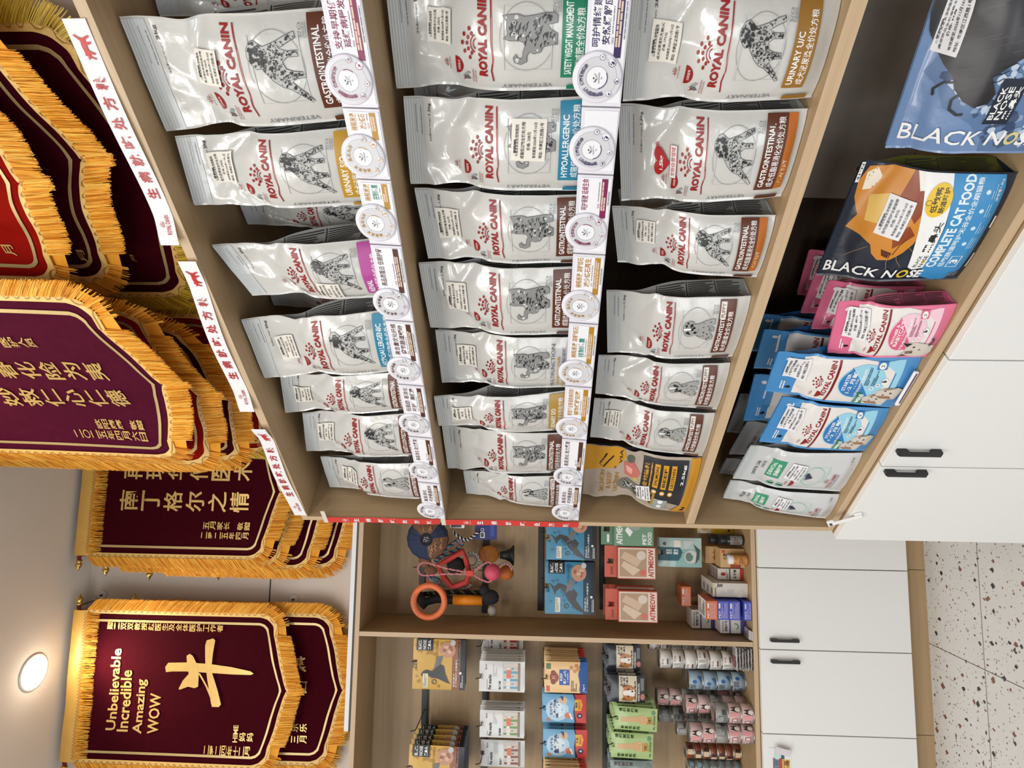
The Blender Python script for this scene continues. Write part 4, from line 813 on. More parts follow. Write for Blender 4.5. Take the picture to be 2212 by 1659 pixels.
# ================================================================== PENNANTS
def velvet(name, c): return mat(name, c, .9, var=.18, vs=40, bump=.12, bs=900, sheen=.0, spec=.04)
MAROON, PLUM, REDV = velvet('maroon_velvet', (.045, .002, .006)), velvet('plum_velvet', (.075, .006, .022)), velvet('red_velvet', (.26, .006, .003))
GT = [mat('gold_thread_%s' % n, c, .6, var=.12, vs=60, spec=.15) for n, c in (('light', (1., .52, .085)), ('mid', (.92, .38, .035)), ('deep', (.64, .22, .012)))]
YT = [mat('yellow_thread_%s' % n, c, .45, var=.12, vs=60) for n, c in (('light', (.74, .52, .07)), ('mid', (.60, .38, .03)), ('deep', (.42, .24, .015)))]
BRAID = mat('gold_braid', (.88, .55, .17), .45, var=.2, vs=400, bump=.3, bs=600); ZIG = mat('dark_gold_cord', (.40, .20, .02), .45)
RIBB = mat('gold_ribbon', (.60, .45, .20), .35, .35, var=.15, vs=200); GLET = mat('gold_lettering', (.80, .53, .18), .32, .45, var=.1, vs=60); BRASS = mat('brass', (.70, .45, .12), .25, .9)
SLEEVE = mat('gold_satin', (.78, .45, .10), .4, var=.15, vs=20, bump=.2, bs=25); RODM = mat('red_rod', (.22, .02, .015), .4)
HALF = [(.5,.20),(.49,.165),(.465,.137),(.40,.115),(.325,.094),(.215,.069),(.10,.035),(.04,.012),(0,0)]
def pennant(run, tip, d, hw, ztop, label, cloth, thread, texts=(), amp=.008, wall=.30, seed=1, curl=.0, group='silk pennants hung in bunches', fr=.056, skew=0.):
    s0_, z0_ = run.at(*tip, d); H = ztop-z0_; w = 2*hw; bd = .030; rnd = random.Random(seed)
    r = empty('pennant', run.M @ T(s0_, d, z0_)); tag(r, label, 'pennant', group)
    def fold(x, z): return amp*(math.sin(x*17+seed)+.6*math.sin(x*31+z*5+seed*2))*(.4+.6*(1-z/H))-curl*max(0, 1-z/(.5*H))**2*abs(x)/hw
    def pos(x, z, o): return (x+skew*max(0, 1-z/H)**2, fold(x, z)-o, z)
    half = [(a*w, b*w) for a, b in HALF]
    path = [(-hw, H-.05)]+[(-hw, .2*w+(H-.05-.2*w)*(1-k/8)) for k in range(1, 8)]+[(-a, b) for a, b in half]+[(a, b) for a, b in half[::-1][1:]]+[(hw, .2*w+(H-.05-.2*w)*k/8) for k in range(1, 8)]+[(hw, H-.05)]
    def resample(p, st):
        out = [p[0]]; acc = 0
        for a, b in zip(p, p[1:]):
            L = math.hypot(b[0]-a[0], b[1]-a[1]); t = st-acc
            while t <= L: out.append((a[0]+(b[0]-a[0])*t/L, a[1]+(b[1]-a[1])*t/L)); t += st
            acc = (acc+L) % st
        return out
    def normals(p):
        o = []
        for i in range(len(p)):
            a, b = p[max(i-2, 0)], p[min(i+2, len(p)-1)]; tx, tz = b[0]-a[0], b[1]-a[1]; l = math.hypot(tx, tz) or 1
            o.append((tz/l*-1*-1*(1) if False else tz/l*-1, tx/l)) if False else o.append((-(-tz)/l*-1, -tx/l))
        return o
    fine = resample(path, .006); nm = normals(fine)
    nm = [(-n[0], n[1]) if (n[0]*p[0] < 0 and abs(p[0]) > .9*hw) else n for n, p in zip(nm, fine)]
    nm = [(n[0], -abs(n[1])) if abs(p[0]) < .9*hw else n for n, p in zip(nm, fine)]
    off = lambda k: [(p[0]+n[0]*k, p[1]+n[1]*k) for p, n in zip(fine, nm)]
    # cloth
    out = sorted([(x, z) for x, z in off(bd) if z < .35*w]); hx = hw+bd
    def bottom(x):
        if x <= out[0][0] or x >= out[-1][0]: return .21*w
        for a, b in zip(out, out[1:]):
            if a[0] <= x <= b[0]: return a[1]+(b[1]-a[1])*(x-a[0])/max(b[0]-a[0], 1e-6)
        return 0
    b = MB(); nx, nz = 40, 26; xs = [-hx+2*hx*(.5-.5*math.cos(math.pi*i/nx)) for i in range(nx+1)]
    b.grid([[pos(x, bottom(x)+(H-bottom(x))*j/nz, 0) for x in xs] for j in range(nz+1)], cloth)
    sh = Sheet()
    def strip(k0, k1, m, p=None):
        A, B = off(k0), off(k1); v = []; f = []
        for q, q2 in zip(A, B): v += [q, q2]
        for i in range(len(A)-1): f.append([2*i, 2*i+1, 2*i+3, 2*i+2])
        sh.raw(v, f, m)
    strip(-.0045, .0045, RIBB)
    for t in texts:
        mode, s_, (xa, xb), (ya, yb) = t[:4]; bold = .02 if t[0] == 'h' and t[1].isascii() else .016
        p0, p1 = run.at(xb, yb, d), run.at(xa, ya, d); x0, z0, x1, z1 = p0[0]-s0_, p0[1]-z0_, p1[0]-s0_, p1[1]-z0_
        if mode == 'h': sh.tx(s_, x0, z0, x1, z1, GLET, bold)
        elif mode == 'v': sh.tv(s_, x0, z0, x1, z1, GLET, bold)
        else:
            for pl in s_: sh.poly([(lambda q: (q[0]-s0_, q[1]-z0_))(run.at(px/3.6867, 1209+py/3.6867, d)) for px, py in pl], GLET)
    sh.emit(b, pos, (.03, .03) if texts else None, .0025, .0001)
    b.build('cloth', r)
    # fringe: braid, zigzag cord and strands down the sides and along the foot
    b = MB(); A, B = off(bd-.004), off(bd+.014)
    b.grid([[pos(*q, .004) for q in A], [pos(*q, .005) for q in B]], BRAID)
    zz = off(bd+.008); v = []; f = []
    for i, (q, n) in enumerate(zip(zz, nm)):
        k = (.006 if i % 4 < 2 else -.004)
        v += [pos(q[0]+n[0]*(k-.0014), q[1]+n[1]*(k-.0014), .0062), pos(q[0]+n[0]*(k+.0014), q[1]+n[1]*(k+.0014), .0062)]
    for i in range(len(zz)-1): f.append((2*i, 2*i+1, 2*i+3, 2*i+2))
    b.add(v, f, ZIG)
    den = resample(path, .0015); dn = normals(den)
    dn = [(-n[0], n[1]) if (n[0]*p[0] < 0 and abs(p[0]) > .9*hw) else n for n, p in zip(dn, den)]
    dn = [(n[0], -abs(n[1])) if abs(p[0]) < .9*hw else n for n, p in zip(dn, den)]
    def strand(px, pz, dx, dz, L, y0, m):
        wd = .0011; l = math.hypot(dx, dz) or 1; dx /= l; dz /= l; nxx, nzz = -dz, dx; v = []
        for k in range(4):
            t = k/3; x = px+dx*L*t; z = pz+dz*L*t-.35*L*t*t*(1+dz); ww = wd*(1-.5*t)
            for sg in (-1, 1): q = pos(x+nxx*ww*sg, z+nzz*ww*sg, y0-.004*t*(y0 > .004)); v.append(q)
        b.add(v, [(0, 1, 3, 2), (2, 3, 5, 4), (4, 5, 7, 6)], m)
    for p, n in zip(den, dn):
        side = abs(p[0]) > .9*hw
        for q in range(3):
            dx = n[0]*(.95 if side else .25)+rnd.gauss(0, .045); dz = n[1]-(.62 if side else .55)+rnd.gauss(0, .04)
            strand(p[0]+n[0]*(bd+.011)+rnd.gauss(0, .0006), p[1]+n[1]*(bd+.011), dx, dz, fr*rnd.uniform(.88, 1.05)*(.85 if side else 1), .0015+.0022*q+rnd.uniform(0, .002), rnd.choice(thread))
    U_ = []
    for p, n in list(zip(den, dn))[::4]:
        side = abs(p[0]) > .9*hw; dx = n[0]*(.95 if side else .25); dz = n[1]-(.62 if side else .55); l = math.hypot(dx, dz) or 1; k = fr*.72*(.85 if side else 1)
        x, z = p[0]+n[0]*(bd+.008), p[1]+n[1]*(bd+.008); U_.append([pos(x, z, .001), pos(x+dx/l*k, z+dz/l*k, .001)])
    b.grid(U_, thread[1])
    nt = int(2*hx/.0016)
    for k in range(nt):                        # the short row under the sleeve
        x = -hx+2*hx*k/nt; strand(x, H-.052, rnd.gauss(0, .08), -1, .048*rnd.uniform(.9, 1.06), .006+rnd.uniform(0, .002), rnd.choice(thread))
    b.build('fringe', r)
    b = MB(); b.grid([[pos(-hx-.008+(2*hx+.016)*i/30, H-.055+.06*j/4, .006+.006*math.sin(math.pi*j/4)) for i in range(31)] for j in range(5)], SLEEVE)
    b.grid([[pos(-hx-.008+(2*hx+.016)*i/30, H-.055+.06*j/4, -.004-.006*math.sin(math.pi*j/4)) for i in range(31)] for j in range(5)], SLEEVE)
    v = []; f = []
    for i in range(90):
        x = -hx+2*hx*i/89; k = .005*(1 if i % 2 else -1); v += [pos(x, H-.049+k-.0015, .0118), pos(x, H-.049+k+.0015, .0118)]
        if i: f.append((2*i-2, 2*i-1, 2*i+1, 2*i))
    b.add(v, f, ZIG); b.build('sleeve', r)
    b = MB(); b.tube([(-hx-.028, 0, H-.012), (hx+.028, 0, H-.012)], .0075, RODM, 10)
    rod = b.build('rod', r)
    for sg in (-1, 1):
        b = MB(); prof = [(.007, 0), (.012, .003), (.012, .007), (.007, .010), (.012, .016), (.013, .022), (.008, .030), (.004, .036), (.001, .044)]
        b.lathe([(q, sg*zz_) for q, zz_ in prof], BRASS, 14, (sg*(hx+.026), 0, H-.012), 'x'); o = b.build('finial', rod); o['label'] = 'brass finial'
    b = MB()
    for sg in (-1, 1):
        x = sg*(hx+.018); b.tube([(x, .0, H-.003), (x, .012, H+.004), (x, wall-d-.004, H+.004)], .0022, BLACK, 6); b.lathe([(.014, wall-d-.006), (.014, wall-d-.0005)], mat('clear_hook_pad', (.72, .70, .66), .1), 16, (x, 0, H+.004), 'y')
    b.build('hook', r)
    return r
NIU = [[(1330,890),(1325,850),(1350,815),(1500,812),(1640,822),(1700,828),(1850,850),(2000,885),(2025,905),(2000,915),(1850,910),(1640,895),(1500,885),(1380,885)],
       [(1650,640),(1700,625),(1718,640),(1705,740),(1690,880),(1740,1060),(1762,1150),(1745,1172),(1690,1170),(1680,1130),(1655,960),(1645,820),(1640,680)],
       [(1495,760),(1520,745),(1545,760),(1580,830),(1590,900),(1580,1010),(1550,1022),(1500,1010),(1430,1035),(1425,1025),(1460,960),(1510,905),(1500,840)], [(1585,900),(1600,900),(1690,1080),(1680,1110),(1640,1010)]]
ZT = 3.215
pennant(BB, (606, 1492), .19, .245, ZT, 'maroon pennant lettered WOW with a big golden brush character, gold fringe', MAROON, GT, (('h', 'Unbelievable', (244, 250), (1400, 1577)), ('h', 'Incredible', (264, 277), (1446, 1580)), ('h', 'Amazing', (296, 312), (1466, 1585)), ('h', 'WOW', (325, 342), (1497, 1585)),
        ('v', '赠：双双教授赵医生及全体医护工作者', (232, 482), (1343, 1366)), ('p', NIU, (0, 0), (0, 0)), ('h', 'HIME', (505, 513), (1566, 1603)), ('v', '妈妈', (516, 548), (1582, 1602)), ('v', '二零二四年十二月', (442, 542), (1608, 1632))), seed=3, amp=.004)
pennant(BB, (728, 1489), .235, .245, 3.02, 'maroon pennant hanging lower, directly behind the WOW pennant', MAROON, GT, (('h', '湛', (627, 662), (1417, 1452)), ('h', '口', (648, 664), (1470, 1496)), ('v', '三月', (628, 664), (1588, 1606)), ('v', '乐乐', (628, 664), (1562, 1582))), seed=5, amp=.004)
pennant(BB, (736, 1492), .268, .245, 2.86, 'yellow fringed pennant at the very back of the WOW bunch', MAROON, YT, seed=6, amp=.004)
pennant(BB, (592, 1062), .165, .225, ZT, 'maroon pennant with two columns of big golden characters near the corner', MAROON, GT, (('v', '再现华佗医术', (268, 548), (993, 1040)), ('v', '南丁格尔之情', (258, 540), (1058, 1108)), ('v', '五月家长 敬赠', (440, 542), (1126, 1146)), ('v', '二零二五年四月', (436, 540), (1148, 1165))), seed=8, amp=.003)
pennant(BB, (625, 1075), .205, .225, 3.13, 'second pennant of the corner bunch, mostly its gold fringe showing', MAROON, GT, seed=9, amp=.003)
pennant(BB, (688, 1085), .240, .225, 2.97, 'third pennant of the corner bunch, fringe crossing above the shelving', MAROON, GT, seed=10, amp=.003)
pennant(BB, (745, 1085), .272, .225, 2.70, 'lowest pennant of the corner bunch, right at the back', MAROON, GT, (('h', '组', (640, 652), (1150, 1166)),), seed=11, amp=.003)
# above the nearer shelving
pennant(RR, (27, 388), .195, .205, 3.19, 'bright red pennant, frontmost at the top edge of the picture', REDV, GT, (('h', '月', (0, 40), (528, 552)),), wall=.43, seed=12, amp=.012, curl=.01)
pennant(RR, (148, 348), .248, .255, 3.105, 'dark maroon pennant right behind the bright red one', MAROON, GT, (('h', '赠', (141, 162), (496, 526)), ('h', '月', (164, 196), (538, 566))), wall=.43, seed=13, amp=.010, curl=.012)
pennant(RR, (335, 392), .315, .275, 3.045, 'darkest maroon pennant with yellow fringe behind the nearest paper strip', MAROON, YT, (('h', '月', (283, 300), (545, 562)),), wall=.43, seed=14, amp=.006)
pennant(RR, (331, 829), .110, .225, ZT, 'plum velvet pennant with rows of golden handwriting, leading the middle bunch', PLUM, GT, (('v', '医护人员', (-2, 92), (720, 744)), ('v', '春化险为夷', (-30, 245), (778, 822)), ('v', '妙救仁心仁德', (-20, 290), (838, 880)), ('v', '欧阳麻麻 敬赠', (200, 318), (905, 924)), ('v', '二〇二五年四月六日', (158, 330), (924, 942))), wall=.43, seed=15, amp=.008, curl=.01)
pennant(RR, (408, 852), .165, .235, 3.145, 'red pennant second in the middle bunch, only a red rim in view', REDV, GT, wall=.43, seed=16, amp=.009)
pennant(RR, (478, 862), .255, .235, 3.09, 'third pennant in the middle bunch with a loose orange fringe', MAROON, GT, wall=.43, seed=17, amp=.009)
pennant(RR, (560, 842), .348, .25, 3.02, 'red pennant with yellow fringe, rearmost of the middle bunch', REDV, YT, (('v', '赠', (540, 560), (935, 952)), ('v', '日', (552, 568), (955, 968))), wall=.43, seed=18, amp=.006)
for px, py, lab in ((222, 1285, 'clear round stick-on hook with a dark pin beside the WOW pennant, upper one'), (635, 1294, 'clear round stick-on hook with a dark pin beside the WOW pennant, lower one')):
    q = BB.at(px, py, .3); b = MB(); b.lathe([(.020, 0), (.019, -.003), (.006, -.005)], mat('clear_hook_pad', (.72, .70, .66), .1), 24, (0, 0, 0), 'y'); b.lathe([(.004, -.005), (.004, -.014), (.001, -.015)], BLACK, 10, (0, 0, 0), 'y')
    tag(b.build('wall_hook', M=FB @ T(q[0], .2995, q[1])), lab, 'hook')
# ================================================================== HANGING GOODS ON THE BACK SHELVING
ZB = .6165                                     # floor of the open shelving
DB = .2815                                     # face of its back panel
ORD = ('second', 'third', 'fourth', 'fifth', 'sixth', 'seventh', 'eighth', 'ninth', 'tenth')
def rail(px, y0, y1, label, hooks):
    sl_, z = BB.at(px, y0, DB); sr_ = BB.at(px, y1, DB)[0]
    r = empty('hook_rail', FB @ T(sl_, DB-.0005, z)); tag(r, label, 'hook rail', 'black hook rails on the back shelving')
    b = MB(); b.box(0, sr_-sl_, -.010, 0, -.012, .012, BLACK, bev=.002); b.build('bar', r)
    for s_, L in hooks:
        s_, hz_ = s_ if isinstance(s_, tuple) else (s_, z); b = MB(); x = s_-sl_; q = hz_-z; b.tube([(x, -.009, 0), (x, -.0125, q*.6), (x, -.015, q), (x, -L, q+.001), (x, -L-.012, q+.018)], .0018, BLACK, 6); b.build('hook', r)
    return r
class Pack:
    """a flat hanging packet: pillow front with pressed edges"""
    def __init__(s, w, h, t, seed): s.w, s.h, s.t, s.sd = w, h, t, seed
    def f(s, u, v, o=0.):
        a = (1-(2*u-1)**4)*(1-(2*v-1)**4); p = Vector((u*s.w*30, v*s.h*30, s.sd*3.3))
        return Vector(((u-.5)*s.w, -s.t*.5*a*(.85+.5*noise.noise(p*.5))-.0004-.0012*abs(noise.noise(p))*a-o, (v-1)*s.h))
    def build(s, name, parent, sheet, m, back=None, hole=True):
        b = MB(); n = 12
        F = [[s.f(i/n, j/n) for i in range(n+1)] for j in range(n+1)]; G = [[Vector((q.x, -q.y*.8+.0006, q.z)) for q in r_] for r_ in F]
        for P, mm in ((F, m), (G, back or m)):
            b.add([p for r_ in P for p in r_], [(j*(n+1)+i, j*(n+1)+i+1, (j+1)*(n+1)+i+1, (j+1)*(n+1)+i) for j in range(n) for i in range(n) if not (hole and j == n-1 and i in (5, 6))], mm, True)
        if sheet: sheet.emit(b, s.f, (1/n, 1/n), .0004, .00004, (lambda c: 5/12 < c.x < 7/12 and c.y > 11/12) if hole else None)
        return b.build(name, parent)
def packs(name, box, d, t, sheet, m, label, behind=0, step=.02, blabel='', group='snack packets on hooks', cat='pet snack', tilt=0., back=None, alt=None):
    x0, x1, y0, y1 = box
    sl_, zb_ = BB.at(x1, y1, d); sr_, zt_ = BB.at(x0, y0, d); w, h = sr_-sl_, zt_-zb_; sc = (sl_+sr_)/2
    sc = min(sc, -.096-w/2) if (y0+y1)/2 > 1368 else max(sc, -.066+w/2)
    o = Pack(w, h, t, len(COL.objects)).build(name, None, sheet, m, back); o.matrix_world = FB @ T(sc, d, zt_) @ Matrix.Rotation(tilt, 4, 'Y'); tag(o, label, cat, group)
    rnd = random.Random(int(x0+y0)); o2 = o
    for k in range(behind):
        if alt and k == alt[0]: o2 = Pack(w, h, t, k).build(name, None, alt[1], alt[2]); c = o2
        else: c = o2.copy(); COL.objects.link(c)
        c.matrix_world = FB @ T(sc+rnd.uniform(-.002, .002), d+(k+1)*step, zt_+rnd.uniform(-.002, .002)) @ Matrix.Rotation(tilt*.5+rnd.uniform(-.015, .015), 4, 'Y')
        tag(c, '%s, %s from the front' % (blabel, ORD[k]), cat, group)
    return sc, zt_-.045*h
# --- print for the packets
def duck_sheet(bg, dark, band, bird, seed):
    s = Sheet(); rnd = random.Random(seed); s.rect(0, .24, 1, 1, bg)
    for k in range(24): s.poly(blob(rnd, rnd.uniform(.05, .95), rnd.uniform(.35, .95), .04), dark)
    s.rect(0, 0, 1, .14, ink(34, 36, 42)); s.rect(0, .10, 1, .25, band if bird == 'duck' else ink(30, 58, 76))
    B = [(.30,.84),(.36,.80),(.40,.74),(.37,.62),(.44,.56),(.52,.48),(.48,.40),(.30,.36),(.12,.28),(.16,.38),(.22,.50),(.24,.62),(.28,.72),(.30,.78),(.26,.82)] if bird == 'duck' else [(.60,.92),(.52,.82),(.60,.74),(.56,.60),(.44,.50),(.50,.44),(.40,.36),(.28,.40),(.12,.28),(.02,.22),(.10,.40),(.28,.56),(.42,.62),(.50,.70),(.44,.78),(.36,.80),(.46,.84)]
    s.poly(B, ink(62, 60, 62)); s.poly([(.40,.60),(.66,.54),(.68,.42),(.52,.46)], ink(112, 108, 106)); s.rect(.04, .70, .32, .80, ink(222, 214, 186)); s.para(.06, .72, .30, .79, 3, GREY, rnd); s.ring(.16, .58, .05, .012, INK); s.tx('T', .14, .56, .18, .60, INK)
    s.rect(.78, .62, 1., .94, ink(38, 40, 46)); s.tx('BLACK', .80, .84, .98, .90, WHT, .02); s.tx('NOSE', .80, .75, .98, .81, WHT, .02); s.tx('黑鼻头', .80, .66, .98, .72, WHT, .02); s.tx('OVEN DRIED', .60, .52, .97, .57, dark, .02); s.circ(.80, .34, .16, ink(190, 140, 116), .15)
    for k in range(10): s.poly(blob(rnd, .80+rnd.uniform(-.08, .08), .34+rnd.uniform(-.08, .08), .035), [ink(150, 98, 78), ink(214, 174, 150)][k % 2])
    s.circ(.94, .24, .055, LG, .05); s.tx('宠物零食', .06, .195, .34, .225, WHT, .01); s.tx('烘干鸭肉条犬猫零食', .06, .15, .62, .185, WHT, .01); s.circ(.34, .09, .025, WHT); s.para(.05, .03, .3, .08, 2, WHT, rnd, .4)
    return s
def snack_sheet(c, name, seed):
    s = Sheet(); rnd = random.Random(seed); s.rect(.05, .10, .95, .46, ink(214, 206, 198))
    for k in range(6): y = .12+k*.13; s.rect(y*.95, .12, y*.95+.085, .46, [c, ink(206, 190, 176)][k % 2]); s.rect(y*.95, .32, y*.95+.085, .40, ink(226, 220, 214)); s.circ(y*.95+.04, .27, .03, c, .025)
    s.rect(.44, .26, .76, .42, ink(214, 112, 74) if c[0:0] == () else c) if False else s.rect(.46, .30, .74, .40, ink(214, 116, 78)); s.tx(name, .08, .52, .36, .57, INK, .02); s.rect(.05, .10, .95, .15, ink(150, 126, 110))
    s.tx('Pet snacks', .08, .73, .56, .80, INK, .02); s.para(.08, .81, .40, .83, 1, GREY, rnd); s.tx('@ pet', .72, .83, .90, .87, INK, .01); s.para(.5, .6, .9, .7, 3, LG, rnd); s.rect(.06, .475, .94, .482, LG)
    return s
def kiss_sheet(c):
    s = Sheet(); s.rect(0, .16, 1, 1, ink(232, 196, 144)); s.poly([(0,.20),(.3,.18),(.6,.22),(1.,.17),(1.,0),(0,0)], c); s.circ(.5, .78, .17, ink(150, 70, 40), .11); s.circ(.35, .80, .08, ink(128, 56, 30), .06); s.circ(.65, .80, .08, ink(128, 56, 30), .06)
    for x in (.44, .56): s.circ(x, .79, .018, INK)
    s.rect(.26, .42, .76, .66, ink(36, 84, 156)); s.tx('KISS', .40, .585, .64, .645, WHT, .03); s.tx('爱犬活力', .30, .50, .72, .565, WHT, .02); s.para(.36, .44, .66, .47, 1, WHT, random.Random(1)); s.rect(.76, .86, .94, .97, ink(88, 120, 70)); s.rect(.04, .88, .22, .96, ink(200, 90, 60))
    for x, y in ((.82,.38),(.72,.30),(.88,.26),(.78,.22)): s.circ(x, y, .06, ink(196, 140, 92), .045)
    s.para(.06, .24, .42, .38, 4, ink(80, 60, 40), random.Random(2), .45); s.tx('20g×5', .06, .06, .30, .11, WHT, .02)
    return s
def fish_sheet():
    s = Sheet(); s.rect(0, .24, 1, 1, ink(112, 168, 204)); s.circ(.45, .66, .40, ink(178, 206, 224), .26); s.circ(.45, .66, .26, ink(214, 226, 234), .17); s.poly([(0,.26),(.4,.30),(.8,.26),(1.,.30),(1.,0),(0,0)], ink(34, 40, 84)); s.poly([(0,.22),(.4,.26),(.8,.23),(1.,.27),(1.,0),(0,0)], ink(200, 62, 58))
    s.tx('鱼籽蟹籽', .26, .76, .72, .83, ink(60, 62, 110), .02); s.tx('鱼籽蟹条', .16, .63, .86, .75, ink(40, 44, 100), .05); s.circ(.80, .52, .13, ink(214, 176, 140), .09); s.poly([(.70,.52),(.94,.60),(.92,.52)], ink(40, 76, 130)); s.circ(.26, .42, .11, ink(208, 110, 70), .07); s.poly([(.12,.34),(.36,.40),(.34,.36),(.14,.30)], WHT)
    s.poly([(.44,.26),(.84,.26),(.84,.12),(.66,.08),(.44,.12)], ink(226, 168, 50)); s.tx('福鱼', .54, .20, .74, .25, INK, .03); s.tx('鲜美可口', .50, .13, .78, .18, ink(190, 50, 40), .02); s.circ(.26, .15, .09, ink(30, 34, 70), .065); s.tx('6', .22, .12, .30, .18, WHT, .04); s.rect(.04, .82, .16, .9, ink(200, 120, 84))
    return s
def dog_sheet():
    s = Sheet(); s.rect(.02, .30, .98, .92, ink(212, 200, 178)); fur = ink(178, 116, 60)
    s.circ(.36, .56, .30, fur, .24); s.poly([(.30,.78),(.44,.78),(.50,.40),(.30,.34),(.24,.44)], ink(228, 222, 212)); s.circ(.40, .42, .10, ink(228, 222, 212), .07); s.circ(.42, .46, .05, INK, .035)
    for x in (.24, .50): s.circ(x, .60, .04, INK, .03)
    s.poly([(.06,.62),(.10,.84),(.22,.76)], ink(140, 82, 40)); s.poly([(.54,.78),(.66,.82),(.66,.60)], ink(140, 82, 40)); s.tx('BLACK', .62, .80, .96, .87, INK, .03); s.tx('N SE', .62, .70, .92, .77, INK, .03); s.tx('黑鼻头', .62, .60, .96, .67, INK, .02); s.tx('冻干生骨肉', .10, .33, .80, .39, INK, .02); s.tx('DOG SNACKS', .06, .20, .72, .27, WHT, .02); s.circ(.22, .10, .12, ink(196, 120, 110), .08); s.rect(.45, .05, .9, .17, GREY)
    return s
def green_sheet(c2, cc):
    s = Sheet(); s.poly([(.36,.86),(.56,.86),(.62,.50),(.70,.36),(.60,.18),(.38,.16),(.30,.34),(.40,.50)], ink(206, 164, 116)); s.circ(.50, .30, .15, ink(214, 174, 126), .075); s.poly([(.30,.26),(.62,.28),(.66,.14),(.34,.10)], ink(186, 146, 70)); s.tx('吸嚼食', .38, .15, .60, .22, INK, .02)
    for x in (.44, .56): s.circ(x, .32, .02, INK, .01)
    s.tv('慢炖鲜炖煲', .80, .46, .95, .92, c2, .02); s.tv('鲜蒸鸡胸肉', .06, .40, .20, .86, c2, .02); s.circ(.82, .10, .09, ink(40, 110, 100), .045); s.ring(.82, .10, .06, .02, cc, .5); s.tx('40g', .08, .05, .22, .09, c2, .02); s.para(.3, .04, .7, .09, 2, c2, random.Random(4), .4)
    return s
GYEL, DKF, SLATE = film('mustard_film', hexc(196, 150, 62)), film('charcoal_film', hexc(40, 42, 48)), film('heron_blue_film', hexc(56, 118, 148))
WPK, TANF, FBL, LIME, GRYP = film('white_packet_film', hexc(214, 214, 212)), film('peach_film', hexc(206, 160, 112)), film('pale_blue_film', hexc(112, 168, 204)), film('lime_film', hexc(166, 190, 126)), film('grey_green_film', hexc(120, 136, 130))
dk1 = duck_sheet(ink(206, 164, 74), ink(170, 126, 48), ink(142, 86, 52), 'duck', 1); hr1 = duck_sheet(ink(60, 130, 164), ink(44, 104, 136), ink(30, 58, 76), 'heron', 2)
h1, h2, h3, h4 = [], [], [], []
h1.append((packs('treat_bag', (894, 1004, 1379, 1491), .13, .014, dk1, DKF, 'golden duck treat bag close to the upright divider', 2, .026, 'golden duck treat bag by the divider', tilt=.0), .12))
h1.append((packs('treat_bag', (884, 1000, 1607, 1720), .055, .014, dk1, DKF, 'golden duck treat bag at the left edge, front of its hook', 4, .042, 'golden duck treat bag in the fanned bunch at the left edge', tilt=.02), .20))
h2.append((packs('snack_packet', (1041, 1130, 1345, 1403), .235, .008, snack_sheet(ink(170, 60, 56), '红肉条', 1), WPK, 'white snack packet with red pictures tucked behind the divider', 0), .15))
h2.append((packs('snack_packet', (1036, 1133, 1427, 1496), .08, .008, snack_sheet(ink(96, 160, 190), '鱼条鲜', 2), WPK, 'white snack packet with blue pictures, front of its hook', 6, .024, 'white snack packet with blue pictures'), .22))
h2.append((packs('snack_packet', (1037, 1132, 1533, 1595), .10, .008, snack_sheet(ink(110, 150, 80), '蔬果鲜', 3), WPK, 'white snack packet with green pictures, front of its hook', 4, .022, 'white snack packet with green pictures'), .20))
h2.append((packs('snack_packet', (1039, 1133, 1597, 1658), .20, .008, snack_sheet(ink(140, 86, 76), '鸡肉条', 4), WPK, 'white snack packet with brown pictures hanging at the left', 0), .16))
kb, kr = kiss_sheet(ink(36, 84, 156)), kiss_sheet(ink(196, 62, 50))
h3.append((packs('snack_packet', (1177, 1269, 1428, 1498), .075, .010, kb, TANF, 'peach and blue snack packet with a brown puppy face', 7, .025, 'peach snack packet in the row behind the brown puppy face', alt=(2, kr, TANF)), .22))
h3.append((packs('snack_packet', (1172, 1266, 1498, 1562), .13, .010, fish_sheet(), FBL, 'light blue and red fish snack packet, right one of the pair', 2, .03, 'light blue and red fish snack packet behind the right one'), .15))
h3.append((packs('snack_packet', (1173, 1268, 1574, 1638), .13, .010, fish_sheet(), FBL, 'light blue and red fish snack packet, left one of the pair', 2, .03, 'light blue and red fish snack packet behind the left one'), .15))
h3.append((packs('snack_packet', (1176, 1270, 1662, 1728), .06, .010, kr, TANF, 'peach and red snack packet cut by the picture edge', 7, .026, 'peach and red snack packet at the picture edge'), .22))
h4.append((packs('treat_pouch', (1308, 1385, 1392, 1446), .14, .012, (lambda s: (s.within(dog_sheet(), 0, 0, 1, .76), s)[1])(Sheet()), DKF, 'black treat pouch with a dog face, right one beside the divider', 3, .03, 'black treat pouch with a dog face beside the divider'), .10))
h4.append((packs('treat_pouch', (1312, 1394, 1457, 1518), .10, .012, (lambda s: (s.within(dog_sheet(), 0, 0, 1, .76), s)[1])(Sheet()), DKF, 'black treat pouch with a dog face, left one above the green pouches', 3, .035, 'black treat pouch with a dog face above the green pouches'), .14))
gs_ = green_sheet(ink(50, 66, 40), ink(180, 206, 140))
h4.append((packs('treat_pouch', (1328, 1420, 1524, 1577), .075, .012, gs_, LIME, 'lime green stewed chicken pouch, right one, front of its hook', 6, .028, 'lime green stewed chicken pouch of the right bunch', tilt=.05), .20))
h4.append((packs('treat_pouch', (1320, 1411, 1580, 1638), .095, .012, gs_, LIME, 'lime green stewed chicken pouch, left one, front of its hook', 5, .030, 'lime green stewed chicken pouch of the left bunch', tilt=.03), .18))
h4.append((packs('treat_pouch', (1318, 1410, 1641, 1700), .12, .012, green_sheet(ink(80, 60, 60), ink(214, 170, 160)), GRYP, 'grey and pink stewed pouch at the bottom left picture edge', 3, .03, 'grey and pink stewed pouch at the picture edge'), .15))
h1.append((BB.at(912, 1570, .12)[0], .19))
